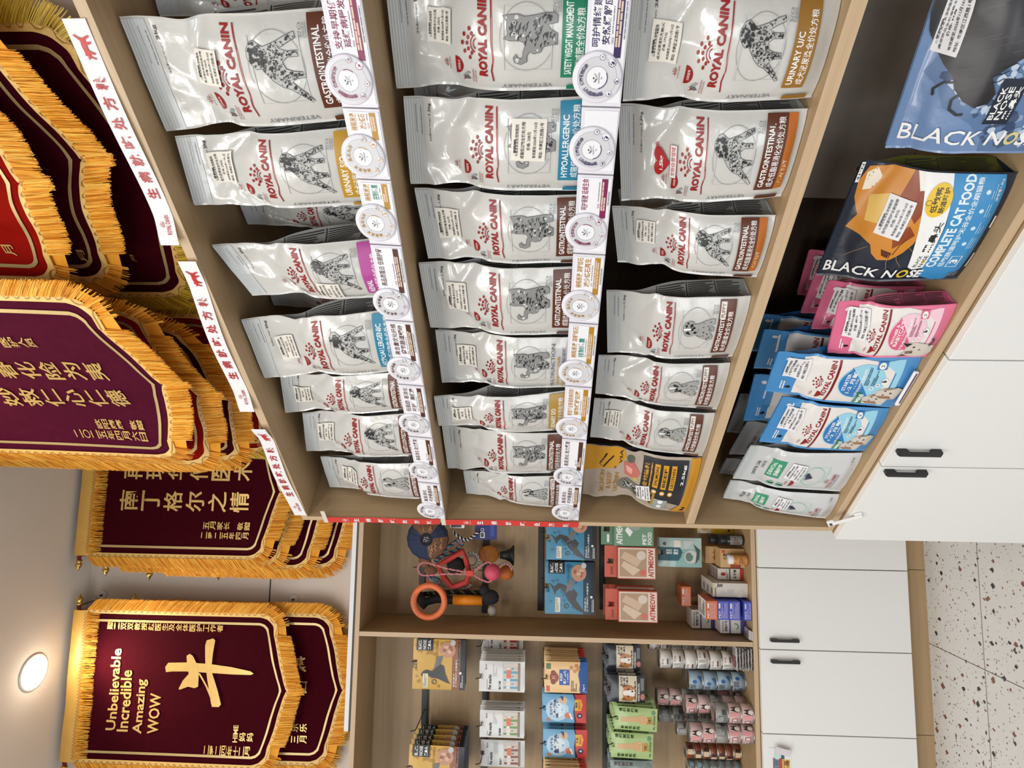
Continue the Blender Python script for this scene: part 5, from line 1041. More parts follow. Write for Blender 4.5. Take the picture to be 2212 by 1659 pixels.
rail(912, 1720, 1400, 'black hook rail with the golden duck bags', h1); rail(1044, 1720, 1398, 'black hook rail with the white snack packets', h2); rail(1177, 1720, 1398, 'black hook rail with the peach and the fish packets', h3); rail(1308, 1720, 1398, 'black hook rail with the dog face and green pouches', h4)
# right-hand compartment
g1, g2 = [], []
g1.append((packs('treat_bag', (1181, 1289, 1116, 1211), .10, .014, hr1, SLATE, 'blue heron treat bag half hidden by the nearer shelving', 1, .03, 'blue heron treat bag half hidden by the nearer shelving'), .18))
g1.append((packs('treat_bag', (1178, 1287, 1213, 1328), .10, .014, hr1, SLATE, 'blue heron treat bag in full view beside the coral boxes', 2, .03, 'blue heron treat bag in the middle of the compartment'), .18))
CORAL, SAGE = mat('coral_card', hexc(196, 96, 76), .5), mat('sage_card', hexc(100, 138, 112), .5)
def card_box(x0, x1, y0, y1, d, m, label, coral, flap, behind=None):
    sl_, zb_ = BB.at(x1, y1, d); sr_, zt_ = BB.at(x0, y0, d); w, h = sr_-sl_, zt_-zb_
    r = empty('snack_box', FB @ T(sl_, d, zb_)); tag(r, label, 'pet snack', 'boxed cat snacks on hooks')
    b = MB(); b.box(0, w, 0, .030, 0, h, m, bev=.001); s = Sheet(); s.rect(.03, .02, .97, .98, ink(222, 208, 196) if coral else ink(112, 150, 122))
    if coral:
        s.rect(.07, .24, .93, .95, ink(176, 146, 118)); s.poly([(.10,.60),(.40,.90),(.56,.84),(.30,.40)], ink(214, 190, 166)); s.poly([(.36,.50),(.66,.92),(.86,.82),(.60,.36)], ink(206, 178, 152)); s.circ(.74, .38, .14, ink(214, 200, 186), .12); s.circ(.20, .34, .10, ink(206, 110, 92), .09); s.line([(.3,.4),(.62,.88)], .012, ink(150, 118, 92)); s.tx('AITMEOW', .06, .06, .94, .20, ink(186, 70, 58), .03)
    else: s.tx('AITMEOW', .05, .78, .95, .94, WHT, .03); s.tx('PET', .06, .18, .40, .28, WHT, .03); s.tx('FOOD', .06, .05, .46, .15, WHT, .03); s.circ(.70, .48, .2, ink(150, 160, 150), .18); s.poly([(.30,.60),(.5,.72),(.62,.66),(.46,.52)], WHT)
    s.emit(b, lambda u, v, o: (w*u, -o, h*v), None); b.build('carton', r)
    b = MB(); b.box(0, w*.42, .0302, .0312, h+.0005, h+flap, m); b.box(w*.58, w, .0302, .0312, h+.0005, h+flap, m); b.box(w*.42, w*.58, .0302, .0312, h+flap-.012, h+flap, m); b.box(w*.42, w*.58, .0302, .0312, h+.0005, h+.012, m); s = Sheet(); s.rect(.08, .3, .34, .5, ink(150, 60, 50) if coral else WHT); s.emit(b, lambda u, v, o: (w*u, .0302-o, h+flap*v), None); b.build('hanging_flap', r)
    if behind: c = dup(r); c.matrix_world = FB @ T(sl_+.005, d+.055, zb_+.002); c['label'] = behind
    return (sl_+sr_)/2, zb_+h+flap*.5
g2.append((card_box(1334, 1417, 1181, 1252, .08, CORAL, 'coral cat snack box, right one', True, .045), .19)); g2.append((card_box(1336, 1421, 1276, 1346, .07, CORAL, 'coral cat snack box, left one in front', True, .045, 'coral cat snack box right behind the left one'), .20)); g2.append((card_box(1326, 1412, 1112, 1181, .08, SAGE, 'sage green cat snack box next to the nearer shelving', False, .045), .19))
rail(1167, 1318, 1110, 'black hook rail with the blue heron bags', g1); rail(1301, 1316, 1110, 'black hook rail with the coral boxes', g2); rail(912, 1262, 1110, 'upper black hook rail behind the toys', [(BB.at(912, 1228, .15)[0], .10), (BB.at(912, 1163, .15)[0], .08)]); rail(1047, 1323, 1110, 'lower black hook rail behind the toys', [(BB.at(1047, 1235, .15)[0], .10)])
# ------------------------------------------------------------------ small boxes and jars on the floor of the right compartment
def sbox(name, box, dep, m, sheet, label, d=None, cat='box', top=None, zfl=True):
    x0, x1, y0, y1 = box
    if d is None: d = max(BB.onz(x1, (y0+y1)/2, ZB)[1], .024)
    sl_, zb_ = BB.at(x1, y1, d); sr_, zt_ = BB.at(x0, y0, d)
    if zfl: zb_ = ZB+.0006
    sl_ = max(sl_, -.068)
    w, h = sr_-sl_, zt_-zb_; b = MB(); b.box(0, w, 0, dep, 0, h, m, bev=.0006)
    if sheet: sheet.emit(b, lambda u, v, o: (w*u, -o-.0002, h*v), None)
    if top: top.emit(b, lambda u, v, o: (w*u, dep*v, h+o+.0002), None)
    o = b.build(name, M=FB @ T(sl_, d, zb_)); tag(o, label, cat, 'medicine boxes on the back shelving'); return d, zb_, zt_, sl_, sr_
YB, TB_, WB, OB, BB_ = mat('yellow_card', hexc(212, 178, 40), .5), mat('tan_card', hexc(196, 160, 112), .55), mat('white_card', hexc(206, 200, 192), .5), mat('orange_card', hexc(206, 108, 62), .5), mat('blue_card', hexc(76, 86, 190), .5)
s = Sheet(); s.rect(0, .62, 1, 1, ink(214, 206, 186)); s.circ(.5, .8, .3, ink(196, 160, 80), .1); s.tx('黄金钙', .15, .08, .85, .16, INK, .02); sbox('medicine_box', (1506, 1584, 1128, 1153), .05, YB, s, 'yellow medicine box next to the nearer shelving')
s = Sheet(); s.tx('南京', .2, .3, .8, .8, ink(160, 80, 40), .02); dT = sbox('medicine_box', (1524, 1558, 1180, 1217), .06, TB_, s, 'tan box standing behind the tan box with black writing', d=.175)
s = Sheet(); s.tv('清热解毒颗粒', .58, .30, .74, .90, INK, .02); s.tv('犬猫通用', .42, .45, .54, .90, INK, .01); s.rect(.78, .82, .92, .95, ink(190, 70, 50)); s.rect(.0, .18, .2, .6, ink(150, 60, 40)); sbox('medicine_box', (1556, 1609, 1185, 1227), .07, TB_, s, 'tan medicine box with black writing behind the white-capped jar')
def jar(px, py, r_, z0_, h, body, cap, label, d):
    s_ = BB.at(px, py, d)[0]; r = empty('jar', FB @ T(s_, d, z0_)); tag(r, label, 'jar')
    b = MB(); b.lathe([(r_*.94, 0), (r_, .003), (r_, h*.68), (r_*.9, h*.74)], body, 24); sh = Sheet(); sh.rect(-.9, h*.1, .9, h*.62, ink(196, 140, 80) if cap is not BLACK else ink(120, 124, 124)); sh.para(-.6, h*.2, .6, h*.5, 4, ink(120, 60, 30), random.Random(3)); sh.emit(b, lambda u, v, o: ((r_+o+.0002)*math.sin(u), -(r_+o+.0002)*math.cos(u), v), (.2, 1)); b.build('body', r)
    b = MB(); b.lathe([(r_*.86, h*.74), (r_*.9, h*.76), (r_*.9, h*.98), (r_*.84, h)], cap, 24); b.build('lid', r)
WCAP = mat('white_plastic_cap', (.80, .79, .77), .35)
jar(1600, 1209, .019, ZB+.0005, .070, mat('amber_plastic', hexc(190, 120, 50), .3), WCAP, 'small amber jar with a white cap in front of the tan box', .058)
jar(1575, 1166, .020, ZB+.0005, .085, mat('dark_glass', (.02, .025, .022), .1), BLACK, 'dark glass jar with a grey label, the front one', .10); jar(1545, 1164, .020, ZB+.0005, .105, mat('dark_glass', (.02, .025, .022), .1), BLACK, 'dark glass jar standing behind the labelled one', .165)
s = Sheet(); s.circ(.5, .80, .16, RED, .10); s.rect(0, .52, 1, .56, INK); s.tx('A V M', .1, .28, .9, .40, INK, .04); s.rect(0, 0, 1, .14, ink(176, 50, 44)); s.para(.1, .6, .9, .68, 3, GREY, random.Random(1)); tp = Sheet()
for k in range(5): tp.rect(.1, .1+k*.18, .9, .2+k*.18, [ink(120, 60, 54), GREY][k % 2])
sbox('medicine_box', (1551, 1606, 1228, 1253), .11, WB, s, 'white box with a red oval and large black letters', top=tp)
s = Sheet(); s.line([(.02,.93),(.6,.93),(.75,.86),(.98,.86)], .02, ink(60, 50, 80)); s.rect(0, .96, 1, .975, ink(206, 180, 80)); s.tv('宠物用', .70, .72, .92, .88, INK, .02); s.rect(.3, .15, .5, .25, LG); s.para(.2, .4, .5, .8, 8, LG, random.Random(3)); tp = Sheet()
for k in range(6): tp.rect(.1, .05+k*.16, .6, .15+k*.16, [GREY, LG][k % 2])
sbox('medicine_box', (1540, 1616, 1259, 1291), .16, WB, s, 'tall plain white box reaching far back, between the orange boxes and the oval one', top=tp)
def lines_sheet(seed): s = Sheet(); s.para(.08, .10, .92, .70, 8, ink(226, 216, 220), random.Random(seed), .25); s.tx('PET', .1, .76, .5, .92, ink(230, 226, 226), .02); s.rect(.62, .76, .9, .92, ink(220, 214, 216)); return s
dd, z0_, _, sl_, sr_ = sbox('medicine_box', (1607, 1629, 1300, 1341), .115, BB_, lines_sheet(1), 'blue medicine box, bottom of the stack of four')
zz = z0_; hh = .0395
for k, (m, lab) in enumerate(((BB_, 'blue medicine box, second from the bottom of the stack of four'), (BB_, 'blue medicine box right under the orange one'), (OB, 'orange medicine box on top of the three blue ones'))):
    zz += hh+.0008; b = MB(); b.box(0, sr_-sl_, 0, .115, 0, hh, m, bev=.0006); ss = lines_sheet(k+2); ss.emit(b, lambda u, v, o: ((sr_-sl_)*u, -o-.0002, hh*v), None); ss = Sheet(); ss.rect(.0, .0, 1, 1, WHT); ss.para(.1, .1, .9, .9, 5, GREY, random.Random(k)); ss.emit(b, lambda u, v, o: (u*(sr_-sl_), .1*v+.005, hh+o+.0001), None) if k < 3 else None
    tag(b.build('medicine_box', M=FB @ T(sl_, dd, zz)), lab, 'box', 'medicine boxes on the back shelving')
def pill_sheet(): s = Sheet(); s.rect(0, 0, 1, .22, ink(70, 66, 120)); s.rect(.0, .60, 1, .66, ink(70, 66, 120)); s.tx('宠物片剂', .12, .72, .88, .84, INK, .02); s.ring(.5, .42, .24, .07, ink(60, 130, 80), .55, 200, 380); s.para(.1, .86, .9, .94, 2, GREY, random.Random(2)); s.circ(.5, .42, .08, LG, .05); return s
sbox('medicine_box', (1556, 1612, 1338, 1369), .07, WB, pill_sheet(), 'white medicine box with a green arc and a violet foot, the lower one')
d0 = .165; sbox('medicine_box', (1547, 1590, 1318, 1357), .085, WB, pill_sheet(), 'white medicine box underneath the upper violet-footed one', d=d0)
zt2 = BB.at(1547, 1318, d0)[1]; q0, q1 = BB.at(1496, 1357, d0), BB.at(1494, 1317, d0)
q0 = (max(q0[0], -.068), q0[1]); b = MB(); w_, h_ = q1[0]-q0[0], q1[1]-zt2-.001; b.box(0, w_, 0, .08, 0, h_, WB, bev=.0006); pill_sheet().emit(b, lambda u, v, o: (w_*u, -o-.0002, h_*v), None); tag(b.build('medicine_box', M=FB @ T(q0[0], d0, zt2+.001)), 'white medicine box with a green arc, the upper one below the orange box', 'box', 'medicine boxes on the back shelving')
q0 = BB.at(1492, 1310, d0); b = MB(); b.box(0, .072, 0, .075, 0, .036, OB, bev=.0006); lines_sheet(8).emit(b, lambda u, v, o: (.072*u, -o-.0002, .036*v), None); tag(b.build('medicine_box', M=FB @ T(q0[0]-.0, d0+.002, zt2+.001+h_+.001)), 'orange medicine box on its own at the back, resting on white boxes', 'box', 'medicine boxes on the back shelving')
sl_ = BB.at(1620, 1386, .06)[0]
for k in range(4):
    b = MB(); b.box(0, .032, 0, .046, 0, .0022, [PAPER, mat('printed_leaflet', (.42, .36, .34), .5)][k % 2]); s = Sheet(); s.para(.1, .1, .9, .9, 8, DGREY, random.Random(k)); s.emit(b, lambda u, v, o: (.032*u, .046*v, .0022+o), None)
    tag(b.build('leaflet', M=FB @ T(-.069+.0012*k, .022+.0012*k, ZB+.0005+.0032*k) @ RZ(-.01*k)), 'leaflet in the small pile beside the divider, %s' % ('lowest one', 'second one up', 'third one up', 'top one')[k], 'leaflet', 'leaflets beside the divider')
TEALF = film('teal_white_film', hexc(176, 200, 196)); s = Sheet(); s.rect(0, 0, .62, .62, ink(140, 178, 176)); s.poly([(.22,1.),(.68,1.),(.68,.52),(.46,.44),(.22,.56)], ink(36, 90, 104)); s.tx('至尽', .44, .70, .62, .84, WHT, .02); s.tx('家方', .44, .56, .62, .68, WHT, .02); s.circ(.36, .26, .22, ink(206, 204, 200), .16); s.circ(.36, .30, .16, ink(96, 130, 110), .09); s.circ(.80, .88, .06, ink(90, 90, 90), .04); s.rect(.68, .50, .92, .66, CREAM); s.poly([(.6,.4),(.92,.44),(.9,.2),(.72,.3)], ink(196, 206, 206)); s.poly([(.1,.16),(.3,.06),(.6,.04),(.8,.2),(.5,.12)], ink(70, 84, 70))
packs('soup_sachet', (1424, 1516, 1161, 1226), .145, .012, s, TEALF, 'pale teal sachet with a soup bowl standing on the tan box', 1, .022, 'pale teal sachet on the tan box', group='sachets on the tan box')
# ------------------------------------------------------------------ tins
STEEL = mat('tin_steel', (.52, .50, .46), .28, .9, var=.1)
def tin_mesh(r_, h, kind, seed):
    cols = {'white': (214, 212, 208), 'blue': (150, 170, 186), 'pink': (206, 176, 174), 'grey': (150, 150, 146), 'brown': (128, 66, 40), 'slate': (104, 118, 120)}; c = cols[kind]; lab = mat('tin_label_'+kind, hexc(*c), .35, var=.03)
    b = MB(); e = .0025
    b.lathe([(r_*.90, 0), (r_, 0), (r_, e)], STEEL, 28); b.lathe([(r_*.985, e), (r_*.985, h-e)], lab, 48); b.lathe([(r_, h-e), (r_, h-.0004), (r_*.93, h-.0004), (r_*.92, h-.0022)], STEEL, 28)
    s = Sheet(); rnd = random.Random(seed); a = rnd.uniform(-.7, .7)
    if kind == 'white': s.rect(a-.5, h*.25, a-.2, h*.85, ink(176, 170, 166)); s.tx('ROYAL', a, h*.68, a+.6, h*.84, ink(150, 60, 52)); s.rect(a, h*.3, a+.6, h*.42, ink(96, 62, 48)); s.poly(blob(rnd, a+.9, h*.5, h*.15), DGREY); s.para(a-1.2, h*.2, a-.65, h*.8, 5, GREY, rnd)
    elif kind == 'pink': s.rect(a-.1, h*.15, a+.35, h*.9, ink(214, 150, 150)); s.poly([(a+.35,h*.3),(a+.55,h*.85),(a+.7,h*.55),(a+.85,h*.85),(a+.95,h*.3)], INK); s.circ(a+.66, h*.3, .22, ink(226, 216, 206), h*.2); s.rect(a-.65, h*.3, a-.25, h*.75, ink(150, 80, 84)); s.rect(a-.58, h*.37, a-.32, h*.68, ink(220, 200, 196)); s.para(a-1.4, h*.15, a-.75, h*.85, 6, GREY, rnd)
    elif kind == 'blue': s.rect(a-.4, h*.5, a+.2, h*.9, ink(104, 112, 120)); s.circ(a+.5, h*.6, .2, ink(50, 96, 156), h*.16); s.poly([(a+.3,h*.1),(a+1.1,h*.1),(a+1.1,h*.4)], ink(36, 86, 140)); s.para(a-1.1, h*.2, a-.5, h*.8, 5, DGREY, rnd)
    elif kind == 'grey': s.rect(a-.5, h*.2, a+.4, h*.85, ink(110, 110, 106)); s.para(a-.4, h*.3, a+.3, h*.8, 6, LG, rnd); s.rect(a+.5, h*.2, a+1., h*.5, DGREY)
    elif kind == 'brown': s.rect(a-.3, h*.15, a+.35, h*.85, ink(214, 190, 160)); s.rect(a+.4, h*.2, a+.8, h*.8, ink(60, 34, 26))
    else: s.circ(a, h*.5, .3, ink(130, 160, 170), h*.3); s.para(a+.4, h*.2, a+1., h*.8, 4, GREY, rnd)
    s.emit(b, lambda u, v, o: ((r_*.985+o+.0002)*math.sin(u), -(r_*.985+o+.0002)*math.cos(u), v), (.1, 1), .0005, .00004)
    return b
UPW = ('lowest', 'second up', 'third up', 'fourth up', 'fifth up', 'sixth up', 'seventh up', 'top one of eight', 'ninth up')
def tins(xb, xt, yl, yr, n, kinds, where, d=None, jit=.0015):
    yc = (yl+yr)/2
    df = max(BB.onz(xb, yc, ZB)[1], .03) if d is None else d
    sl_, sr_ = BB.at((xb+xt)/2, yl, df)[0], BB.at((xb+xt)/2, yr, df)[0]; r_ = abs(sr_-sl_)/2*.985; sc = (sl_+sr_)/2; dc = df+r_
    zt_ = BB.at(xt, yc, df)[1]; h = (zt_-ZB-.001)/n; rnd = random.Random(int(xb*yl)); cache = {}
    for k in range(n):
        kind = kinds[min(k, len(kinds)-1)]; v = (kind, rnd.randint(0, 2))
        if v not in cache: o = tin_mesh(r_, h-.0006, kind, rnd.randint(0, 99)).build('food_tin'); cache[v] = o
        else: o = cache[v].copy(); COL.objects.link(o)
        o.matrix_world = FB @ T(sc+rnd.uniform(-jit, jit), dc+rnd.uniform(-jit, jit), ZB+.0006+k*h) @ RZ(rnd.uniform(-.5, .5))
        tag(o, '%s tin, %s in %s' % ({'slate': 'slate grey', 'grey': 'grey labelled', 'pink': 'pink cat food', 'white': 'white', 'blue': 'blue and grey', 'brown': 'flat brown'}[kind], UPW[k] if k < n-1 else 'topmost', where), 'tin', 'food tins stacked on the back shelving')
tins(1600, 1402, 1376, 1408, 8, ['white'], 'the stack half hidden by the divider', d=.19)
tins(1608, 1425, 1410, 1451, 7, ['white'], 'the tall white stack', d=.085)
tins(1598, 1488, 1456, 1497, 4, ['blue'], 'the blue stack', d=.10)
tins(1590, 1480, 1446, 1482, 4, ['slate'], 'the dark stack behind the blue one', d=.19)
tins(1598, 1420, 1494, 1531, 7, ['pink', 'pink', 'grey', 'grey', 'grey', 'pink', 'pink'], 'the tall stack left of the blue one', d=.155, jit=.0008)
tins(1592, 1424, 1533, 1568, 6, ['grey'], 'the tall grey stack at the back', d=.20, jit=.0008)
tins(1608, 1481, 1509, 1549, 5, ['pink', 'pink', 'grey', 'pink', 'pink'], 'the middle pink stack', d=.0895, jit=.0006)
tins(1625, 1546, 1527, 1570, 3, ['pink', 'pink', 'grey'], 'the short stack in front', d=.0205, jit=.0004)
tins(1627, 1490, 1571, 1613, 5, ['pink', 'pink', 'grey', 'pink', 'pink'], 'the pink stack nearest the front', d=.025, jit=.0006)
tins(1590, 1483, 1612, 1646, 7, ['brown'], 'the brown stack', d=.17, jit=.0008)
tins(1592, 1487, 1648, 1682, 7, ['slate'], 'the slate stack at the picture edge', d=.165, jit=.0008)
tins(1596, 1462, 1566, 1594, 5, ['pink', 'grey'], 'the half hidden stack behind the nearest pink one', d=.125)
ws = Sheet(); ws.rect(.1, .2, .6, .8, ink(120, 50, 46)); ws.para(.62, .2, .95, .8, 4, GREY, random.Random(4)); sl_ = BB.at(1610, 1449, .03)[0]
for k in range(6):
    b = MB(); P = [[(.078*i/8, .055*j/6, .003*math.sin(math.pi*i/8)*math.sin(math.pi*j/6)+.003+.0012*math.sin(i*2.1+k)) for i in range(9)] for j in range(7)]
    b.grid(P, WPK); b.grid([[(p[0], p[1], .0055-p[2]) for p in r_] for r_ in P], STEEL); ws.emit(b, lambda u, v, o: (.078*u, .055*v, .0068+o), None)
    tag(b.build('meat_sachet', M=FB @ T(sl_-.001*(k % 2), .022, ZB+.0016+k*.0100) @ RZ(.03*(k % 3-1))), 'white meat sachet lying in front of the tall white tins, %s' % UPW[k].replace('lowest', 'lowest one'), 'sachet', 'flat sachets by the divider')
# ================================================================== TOYS ON THE UPPER HOOKS
def rubber(n, c, r=.45, bump=.4, bs=300): return mat(n, hexc(*c), r, var=.12, vs=60, bump=bump, bs=bs)
def q3(px, py, d): s_, z_ = BB.at(px, py, d); return Vector((s_, d, z_))
def toy(name, mb, label, cat='pet toy'): return tag(mb.build(name, M=FB), label, cat, 'toys on the hooks')
def rope(mb, pts, r_, cols, n=60, tw=9):
    P = [Vector(p) for p in pts]; L = []
    for i in range(n+1):                       # smooth path
        t = i/n*(len(P)-1); k = min(int(t), len(P)-2); f = t-k; a, b, c, e = P[max(k-1, 0)], P[k], P[k+1], P[min(k+2, len(P)-1)]
        L.append(.5*((2*b)+(c-a)*f+(2*a-5*b+4*c-e)*f*f+(3*b-a-3*c+e)*f**3))
    m_ = len(cols)
    for q in range(m_):
        W_ = []
        for i, p in enumerate(L):
            t_ = (L[min(i+1, n)]-L[max(i-1, 0)]); t_.normalize(); u = t_.cross(Vector((0, 1, 0))); u.normalize(); v = t_.cross(u); a = tw*2*math.pi*i/n+2*math.pi*q/m_
            W_.append(p+(u*math.cos(a)+v*math.sin(a))*r_*.55)
        mb.tube(W_, r_*.62, cols[q], 6)
NVY, BRW, BLK = rubber('navy_plush', (34, 46, 76), .8), rubber('brown_camo_plush', (112, 78, 56), .8), rubber('black_plush', (16, 16, 20), .8)
c = q3(924, 1163, .10); k1, k2 = q3(970, 1163, .10), q3(924, 1211, .10); R_ = (c.z-k1.z+c.x-k2.x)/2
b = MB(); n = 48; prof = [(0, -.026), (.16, -.028), (.30, -.030), (.55, -.026), (.8, -.016), (.94, -.004), (.97, 0), (.94, .006), (.6, .02), (.02, .02)]
vs = []; 
for i, (pr_, py_) in enumerate(prof):
    for k in range(n):
        a = 2*math.pi*k/n; rr = R_*pr_*(1+.018*math.cos(16*a)*(pr_ > .5)); vs.append((c.x+rr*math.cos(a), c.y+py_+.0016*math.cos(16*a)*(pr_ > .3), c.z+rr*math.sin(a)))
for i in range(len(prof)-1):
    for k in range(n):
        a = math.degrees(2*math.pi*(k+.5)/n) % 360
        m_ = BLK if prof[i][0] >= .93 or .14 < prof[i][0] < .2 else (BRW if (a < 55 or a > 325 or 190 < a < 275) and prof[i][0] > .1 else NVY)
        o0, o1 = i*n, (i+1)*n; b.add([vs[o0+k], vs[o0+(k+1) % n], vs[o1+(k+1) % n], vs[o1+k]], [(0, 1, 2, 3)], m_, False)
s = Sheet(); rnd = random.Random(4)
for k in range(16):
    a = math.radians(rnd.choice((rnd.uniform(-30, 50), rnd.uniform(195, 270)))); q = rnd.uniform(.4, .8); x, y = q*math.cos(a), q*math.sin(a); s.line([(x-.1, y-.05), (x, y+.03), (x+.09, y-.02)], .035, ink(172, 120, 74))
for k in range(6): s.line([(rnd.uniform(-.14, .14), rnd.uniform(-.14, .14)), (rnd.uniform(-.14, .14), rnd.uniform(-.14, .14))], .03, ink(150, 140, 130))
s.emit(b, lambda u, v, o: (c.x+u*R_, c.y-.031+.026*max(0, math.hypot(u, v)-.45)**1.4-o, c.z+v*R_), (.1, .1)); toy('plush_disc', b, 'round navy plush disc with camouflage patches')
b = MB(); d = .165; rope(b, [q3(938, 1204, d), q3(968, 1182, d), q3(990, 1167, d), q3(998, 1174, d), q3(985, 1188, d), q3(955, 1202, d), q3(940, 1214, d)], .0075, [rubber('rope_teal', (60, 140, 150), .8), rubber('rope_rose', (190, 110, 110), .8), rubber('rope_dark', (40, 60, 90), .8)], 70, 12); toy('rope_toy', b, 'twisted teal, rose and navy rope loop below the plush disc')
b = MB(); rope(b, [q3(978, 1148, .14), q3(992, 1160, .14), q3(1008, 1166, .14), q3(1022, 1159, .14), q3(1034, 1148, .14)], .006, [rubber('rope_white', (190, 190, 190), .8), BLK], 40, 8); toy('rope_toy', b, 'black and white braided rope at the top right')
CARDB = mat('navy_header_card', hexc(32, 40, 110), .5); q = q3(1073, 1166, .16); q0 = q3(1026, 1130, .16); b = MB(); b.box(q.x, q0.x, .16, .162, q.z, q0.z, CARDB); s = Sheet(); s.rect(.1, .55, .45, .75, WHT); s.para(.14, .57, .42, .73, 1, INK, random.Random(1), .9); s.ring(.6, .66, .10, .03, WHT, .8); s.rect(.2, .1, .9, .3, ink(50, 70, 160)); s.emit(b, lambda u, v, o: (q.x+(q0.x-q.x)*u, .16-o, q.z+(q0.z-q.z)*v), None); toy('header_card', b, 'dark blue header card with a barcode, top right of the toys', 'card')
q = q3(1003, 1141, .15); q0 = q3(972, 1124, .15); b = MB(); b.box(q.x, q0.x, .15, .152, q.z, q0.z, PAPER); s = Sheet(); s.rect(.1, .2, .7, .9, DGREY); s.emit(b, lambda u, v, o: (q.x+(q0.x-q.x)*u, .15-o, q.z+(q0.z-q.z)*v), None); toy('price_card', b, 'small white card with a dark window half behind the red strip', 'card')
c = q3(926.5, 1299, .085); k1, k2 = q3(967, 1299, .085), q3(926.5, 1340, .085); R_ = (c.z-k1.z+c.x-k2.x)/2; rt = R_*.165; b = MB(); b.tube([(c.x+(R_-rt)*math.cos(2*math.pi*k/56), c.y, c.z+(R_-rt)*math.sin(2*math.pi*k/56)) for k in range(56)], rt, rubber('orange_rubber', (226, 116, 66), .55, .5, 120), 14, True)
s = Sheet(); s.arc('TRAINING RING', 0, 0, R_-rt, rt*.8, 150, 60, ink(196, 92, 48)); s.emit(b, lambda u, v, o: (c.x+u, c.y-rt-o, c.z+v), None); toy('ring_toy', b, 'big orange rubber ring')
r = empty('stick_toy', FB @ T(*q3(1010, 1296, .17))); tag(r, 'black stick toy with an orange sleeve and a pale pompom', 'pet toy', 'toys on the hooks'); o_ = q3(1010, 1296, .17); rel = lambda x, y, d=.17: q3(x, y, d)-o_
b = MB(); b.tube([rel(905, 1286), rel(918, 1300), rel(945, 1293), rel(978, 1296), rel(1044, 1296)], .016, BLK, 12); b.tube([rel(902, 1282), rel(912, 1300), rel(922, 1310)], .018, BLK, 10); b.build('handle', r)
b = MB(); b.tube([rel(979, 1296), rel(1042, 1297)], .0185, rubber('bright_orange_sleeve', (240, 140, 20), .5, .2), 18); b.build('sleeve', r)
b = MB(); b.ball(rel(1058, 1290), .034, rubber('charcoal_plush', (30, 30, 36), .9), 14, (.85, .7, 1.05), .08, 6); b.ball(rel(1046, 1275), .02, rubber('charcoal_plush', (30, 30, 36), .9), 10, (1, .8, 1)); b.build('head', r)
b = MB(); b.ball(rel(1063, 1319, .17), .017, rubber('pale_pompom', (176, 172, 166), .9), 14, (1.1, 1, 1), .12, 9); b.build('pompom', r)
b = MB(); rope(b, [q3(908, 1284, .205), q3(940, 1282, .205), q3(980, 1279, .205), q3(1045, 1281, .205)], .009, [BLK, rubber('olive_cord', (96, 92, 52), .8), BLK], 50, 9); toy('rope_toy', b, 'dark olive braided cord running behind the orange sleeve')
RST = rubber('red_strap', (176, 48, 44), .7, .2)
b = MB(); b.tube([q3(x, y, .135) for x, y in ((945, 1222), (970, 1208), (1000, 1190), (1007, 1212), (1014, 1238), (1006, 1258), (976, 1268), (960, 1248))], .011, RST, 8, True); b.ball(q3(985, 1222, .15), .032, BLK, 12, (1, .5, 1.1), .15, 5); toy('strap_toy', b, 'red strap loop around a black middle')
PKR, KNT = rubber('pink_cord', (196, 104, 116), .8), rubber('red_knot', (206, 72, 56), .7)
r = empty('ball_rope_toy', FB @ T(*q3(1010, 1238, .10))); tag(r, 'pink ball on a long pink cord with a red knot', 'pet toy', 'toys on the hooks'); o_ = q3(1010, 1238, .10); rel = lambda x, y, d=.10: q3(x, y, d)-o_
b = MB()
for pl in (((902, 1226), (912, 1216), (930, 1217), (965, 1228), (1008, 1236)), ((902, 1226), (908, 1240), (925, 1243), (960, 1240), (1008, 1240)), ((1022, 1236), (1040, 1222), (1055, 1214), (1064, 1220)), ((1022, 1241), (1042, 1253), (1056, 1257), (1066, 1250))): rope(b, [rel(x, y) for x, y in pl], .0036, [PKR, rubber('pale_cord', (206, 150, 150), .8)], 40, 12)
b.build('cord', r); b = MB(); q = rel(1015, 1238); b.box(q.x-.011, q.x+.011, -.008, .008, q.z-.015, q.z+.015, KNT, bev=.004); b.build('knot', r)
b = MB(); b.ball(rel(1064, 1236, .10), .031, rubber('pink_ball_rubber', (206, 78, 104), .6), 20, (1, 1, 1), .03, 14); b.build('ball', r)
b = MB(); b.ball(q3(1094, 1237, .17), .028, rubber('amber_ball_rubber', (178, 96, 32), .6), 18, (1, 1, 1), .03, 14); rope(b, [q3(1076, 1222, .155), q3(1088, 1216, .155), q3(1101, 1222, .155), q3(1106, 1232, .155)], .004, [rubber('rope_white', (190, 190, 190), .8), PKR], 24, 6); toy('ball_toy', b, 'amber ball with a white cord hanging lowest')
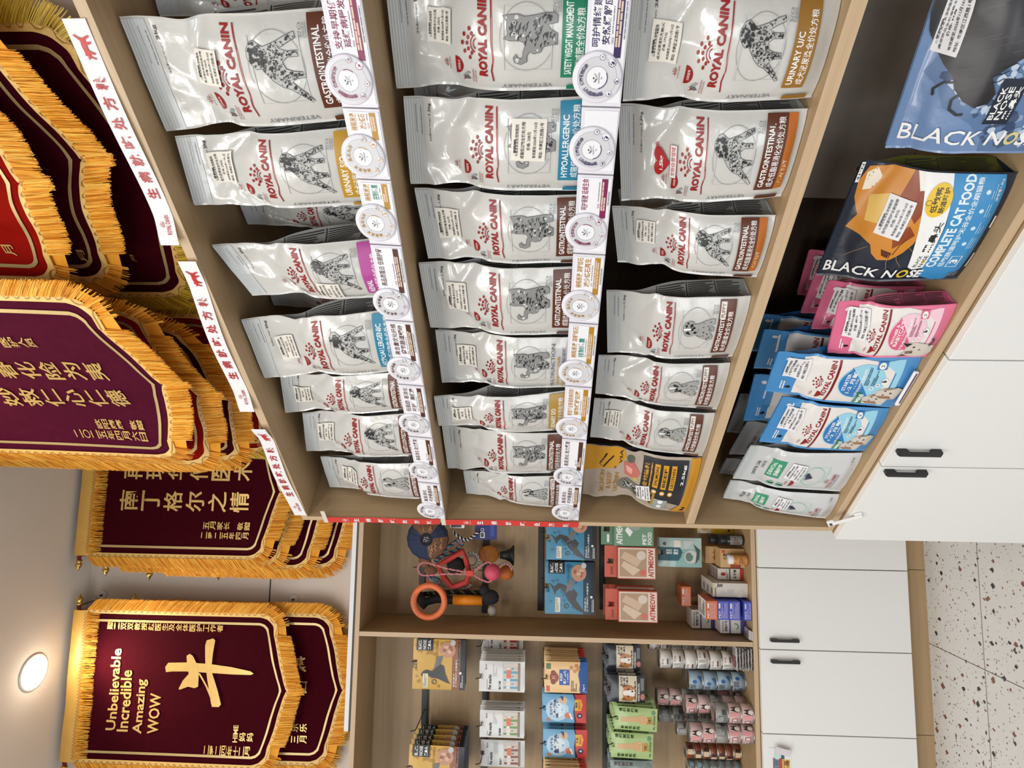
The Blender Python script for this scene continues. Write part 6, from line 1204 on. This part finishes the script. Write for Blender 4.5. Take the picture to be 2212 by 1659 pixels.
b = MB(); b.ball(q3(1056, 1197, .222), .036, rubber('brown_disc_rubber', (166, 100, 34), .7), 18, (.95, .35, 1.15), .05, 3); toy('flat_toy', b, 'flat amber brown oval toy above the pink ball')
c = q3(1080, 1199, .222); b = MB(); b.lathe([(.014, .0), (.017, -.020), (.026, -.040), (.040, -.052), (.038, -.056), (.004, -.054)], rubber('black_green_rubber', (16, 26, 28), .5), 28, (c.x, c.y, c.z)); toy('cone_toy', b, 'dark flared rubber toy at the right of the brown oval')
b = MB()
for rr, dy in ((.030, 0), (.019, .01)): c = q3(1018, 1211, .165+dy); rope(b, [(c.x+rr*math.cos(2*math.pi*k/14), c.y, c.z+rr*1.05*math.sin(2*math.pi*k/14)) for k in range(15)], .004, [rubber('rope_white', (190, 190, 190), .8), rubber('rope_grey', (110, 106, 104), .8)], 60, 16)
toy('rope_toy', b, 'coiled white and grey rope rings in the middle')
b = MB(); b.ball(q3(918, 1208, .185), .030, rubber('tan_hide', (122, 84, 56), .8), 12, (1.1, .35, .8), .25, 4); b.ball(q3(930, 1232, .185), .022, rubber('tan_hide', (122, 84, 56), .8), 12, (.8, .35, 1.2), .2, 4); toy('hide_toy', b, 'crumpled brown hide chew behind the pink cord')
b = MB(); 
for k in range(9): q = random.Random(k); rope(b, [q3(922+q.uniform(-4, 8), 1244, .19), q3(930+q.uniform(-8, 22), 1254+q.uniform(-4, 8), .18), q3(936+q.uniform(-14, 28), 1262+q.uniform(-4, 10), .175)], .0035, [[rubber('rope_teal', (60, 140, 150), .8), KNT, rubber('rope_dark', (40, 60, 90), .8)][k % 3]], 10, 1)
toy('tassel_toy', b, 'frayed teal and orange rope tassel left of the red strap')
b = MB(); rope(b, [q3(980, 1272, .235), q3(992, 1274, .235), q3(1008, 1272, .235), q3(1018, 1262, .235)], .008, [rubber('rope_teal', (60, 140, 150), .8), KNT, rubber('rope_white', (190, 190, 190), .8)], 30, 7); toy('rope_toy', b, 'short teal and orange rope end under the red strap')
# red heart promotion sticker belongs on the low fat bag
